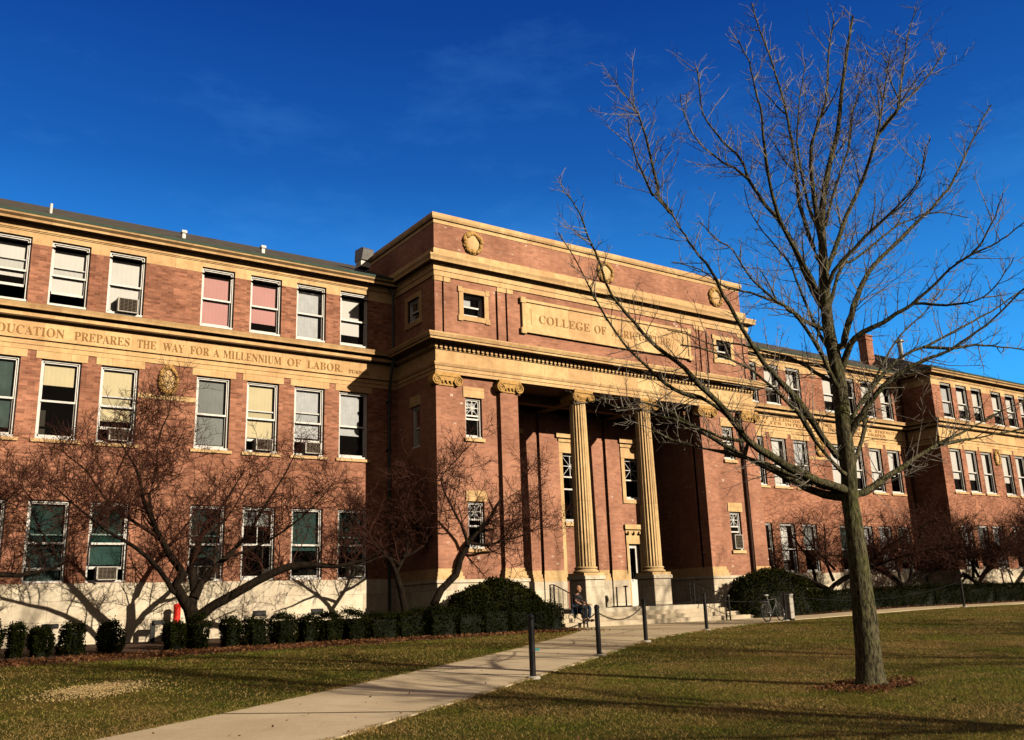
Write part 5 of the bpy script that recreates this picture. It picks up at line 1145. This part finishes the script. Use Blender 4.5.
# straw patch
def straw():
    rng=np.random.default_rng(12); n=6000; x=3.35+rng.normal(size=n)*.42; y=17.0+rng.normal(size=n)*.28+(x-3.3)*.5; y+=np.where(rng.random(n)<.25,-.7,0); z=gzv(x,y)+.035
    P=np.stack([x,y,z],1); Vv=leafcards(P,np.tile([0,0,3.],(n,1)),.028,rng); o=quads_mesh('dry_grass',Vv,simple('straw',(.50,.37,.18),.9,.2,9),None); tag(o,'pale patch of dead straw coloured grass on the left lawn','grass',kind='stuff')
straw()

# ------------------------------------------------------------------ world, sun, camera
sun=Vector((.42,-1,.412)).normalized(); elev=math.asin(sun.z); azi=math.atan2(sun.x,sun.y)
W=bpy.data.worlds.new('World'); SC.world=W; W.use_nodes=True; nt=W.node_tree; nt.nodes.clear()
out=nt.nodes.new('ShaderNodeOutputWorld'); bg=nt.nodes.new('ShaderNodeBackground'); sky=nt.nodes.new('ShaderNodeTexSky')
sky.sky_type='NISHITA'; sky.sun_disc=False; sky.sun_elevation=elev; sky.sun_rotation=azi; sky.altitude=200; sky.air_density=SKY['air']; sky.dust_density=SKY['dust']; sky.ozone_density=SKY['ozone']
m1=mix(nt,1.0,sky.outputs[0],(.1,.1,.1),'MULTIPLY'); gm=nt.nodes.new('ShaderNodeGamma'); gm.inputs[1].default_value=SKY['gamma']; nt.links.new(m1,gm.inputs[0])
hs=N(nt,'ShaderNodeHueSaturation',Saturation=SKY['sat'],Value=1.0,Hue=SKY['hue']); nt.links.new(gm.outputs[0],hs.inputs['Color'])
tc=nt.nodes.new('ShaderNodeTexCoord')
cl=noise(nt,tc.outputs['Generated'],2.6,9,.66,(1.2,1.2,3.4)); cm=ramp(nt,cl,[(.52,(0,0,0)),(.80,(SKY['cloud'],)*3)])
sz=nt.nodes.new('ShaderNodeSeparateXYZ'); nt.links.new(tc.outputs['Generated'],sz.inputs[0])
gr=ramp(nt,sz.outputs[2],SKY['grad'])
vd=nt.nodes.new('ShaderNodeVectorMath'); vd.operation='DOT_PRODUCT'; nt.links.new(tc.outputs['Generated'],vd.inputs[0]); vd.inputs[1].default_value=(.56,.83,0)
base_=mix(nt,1.0,mix(nt,1.0,hs.outputs[0],SKY['mul'],'MULTIPLY'),gr,'MULTIPLY')
col=mix(nt,cm,base_,SKY['cc'])
col=mix(nt,ramp(nt,vd.outputs['Value'],[(.40,(0,0,0)),(.66,(1,1,1))]),SKY['warm'],col)   # added warm tone over the sky out of view, dims and warms shadow fill
nt.links.new(col,bg.inputs[0]); bg.inputs[1].default_value=SKY['str']; nt.links.new(bg.outputs[0],out.inputs[0])
ld=bpy.data.lights.new('sun','SUN'); ld.energy=5.0; ld.angle=math.radians(.5); ld.color=(1,.84,.62); lo=bpy.data.objects.new('sun',ld); COL.objects.link(lo)
lo.rotation_euler=sun.to_track_quat('Z','Y').to_euler(); lo.location=(20,-20,30)
cd=bpy.data.cameras.new('camera'); cam=bpy.data.objects.new('camera',cd); COL.objects.link(cam)
cd.sensor_width=36; cd.lens=FPX/1024*36; cd.clip_start=.1; cd.clip_end=3000
cam.matrix_world=Matrix((( CR[0],CU[0],-CF[0],0),(CR[1],CU[1],-CF[1],0),(CR[2],CU[2],-CF[2],0),(0,0,0,1)))
SC.camera=cam
SC.view_settings.view_transform='Standard'; SC.view_settings.look='None'; SC.view_settings.exposure=0; SC.view_settings.gamma=1
SC.render.resolution_x=1024; SC.render.resolution_y=740
SC.cycles.max_bounces=6; SC.cycles.diffuse_bounces=0; SC.cycles.transparent_max_bounces=12; SC.cycles.use_denoising=True
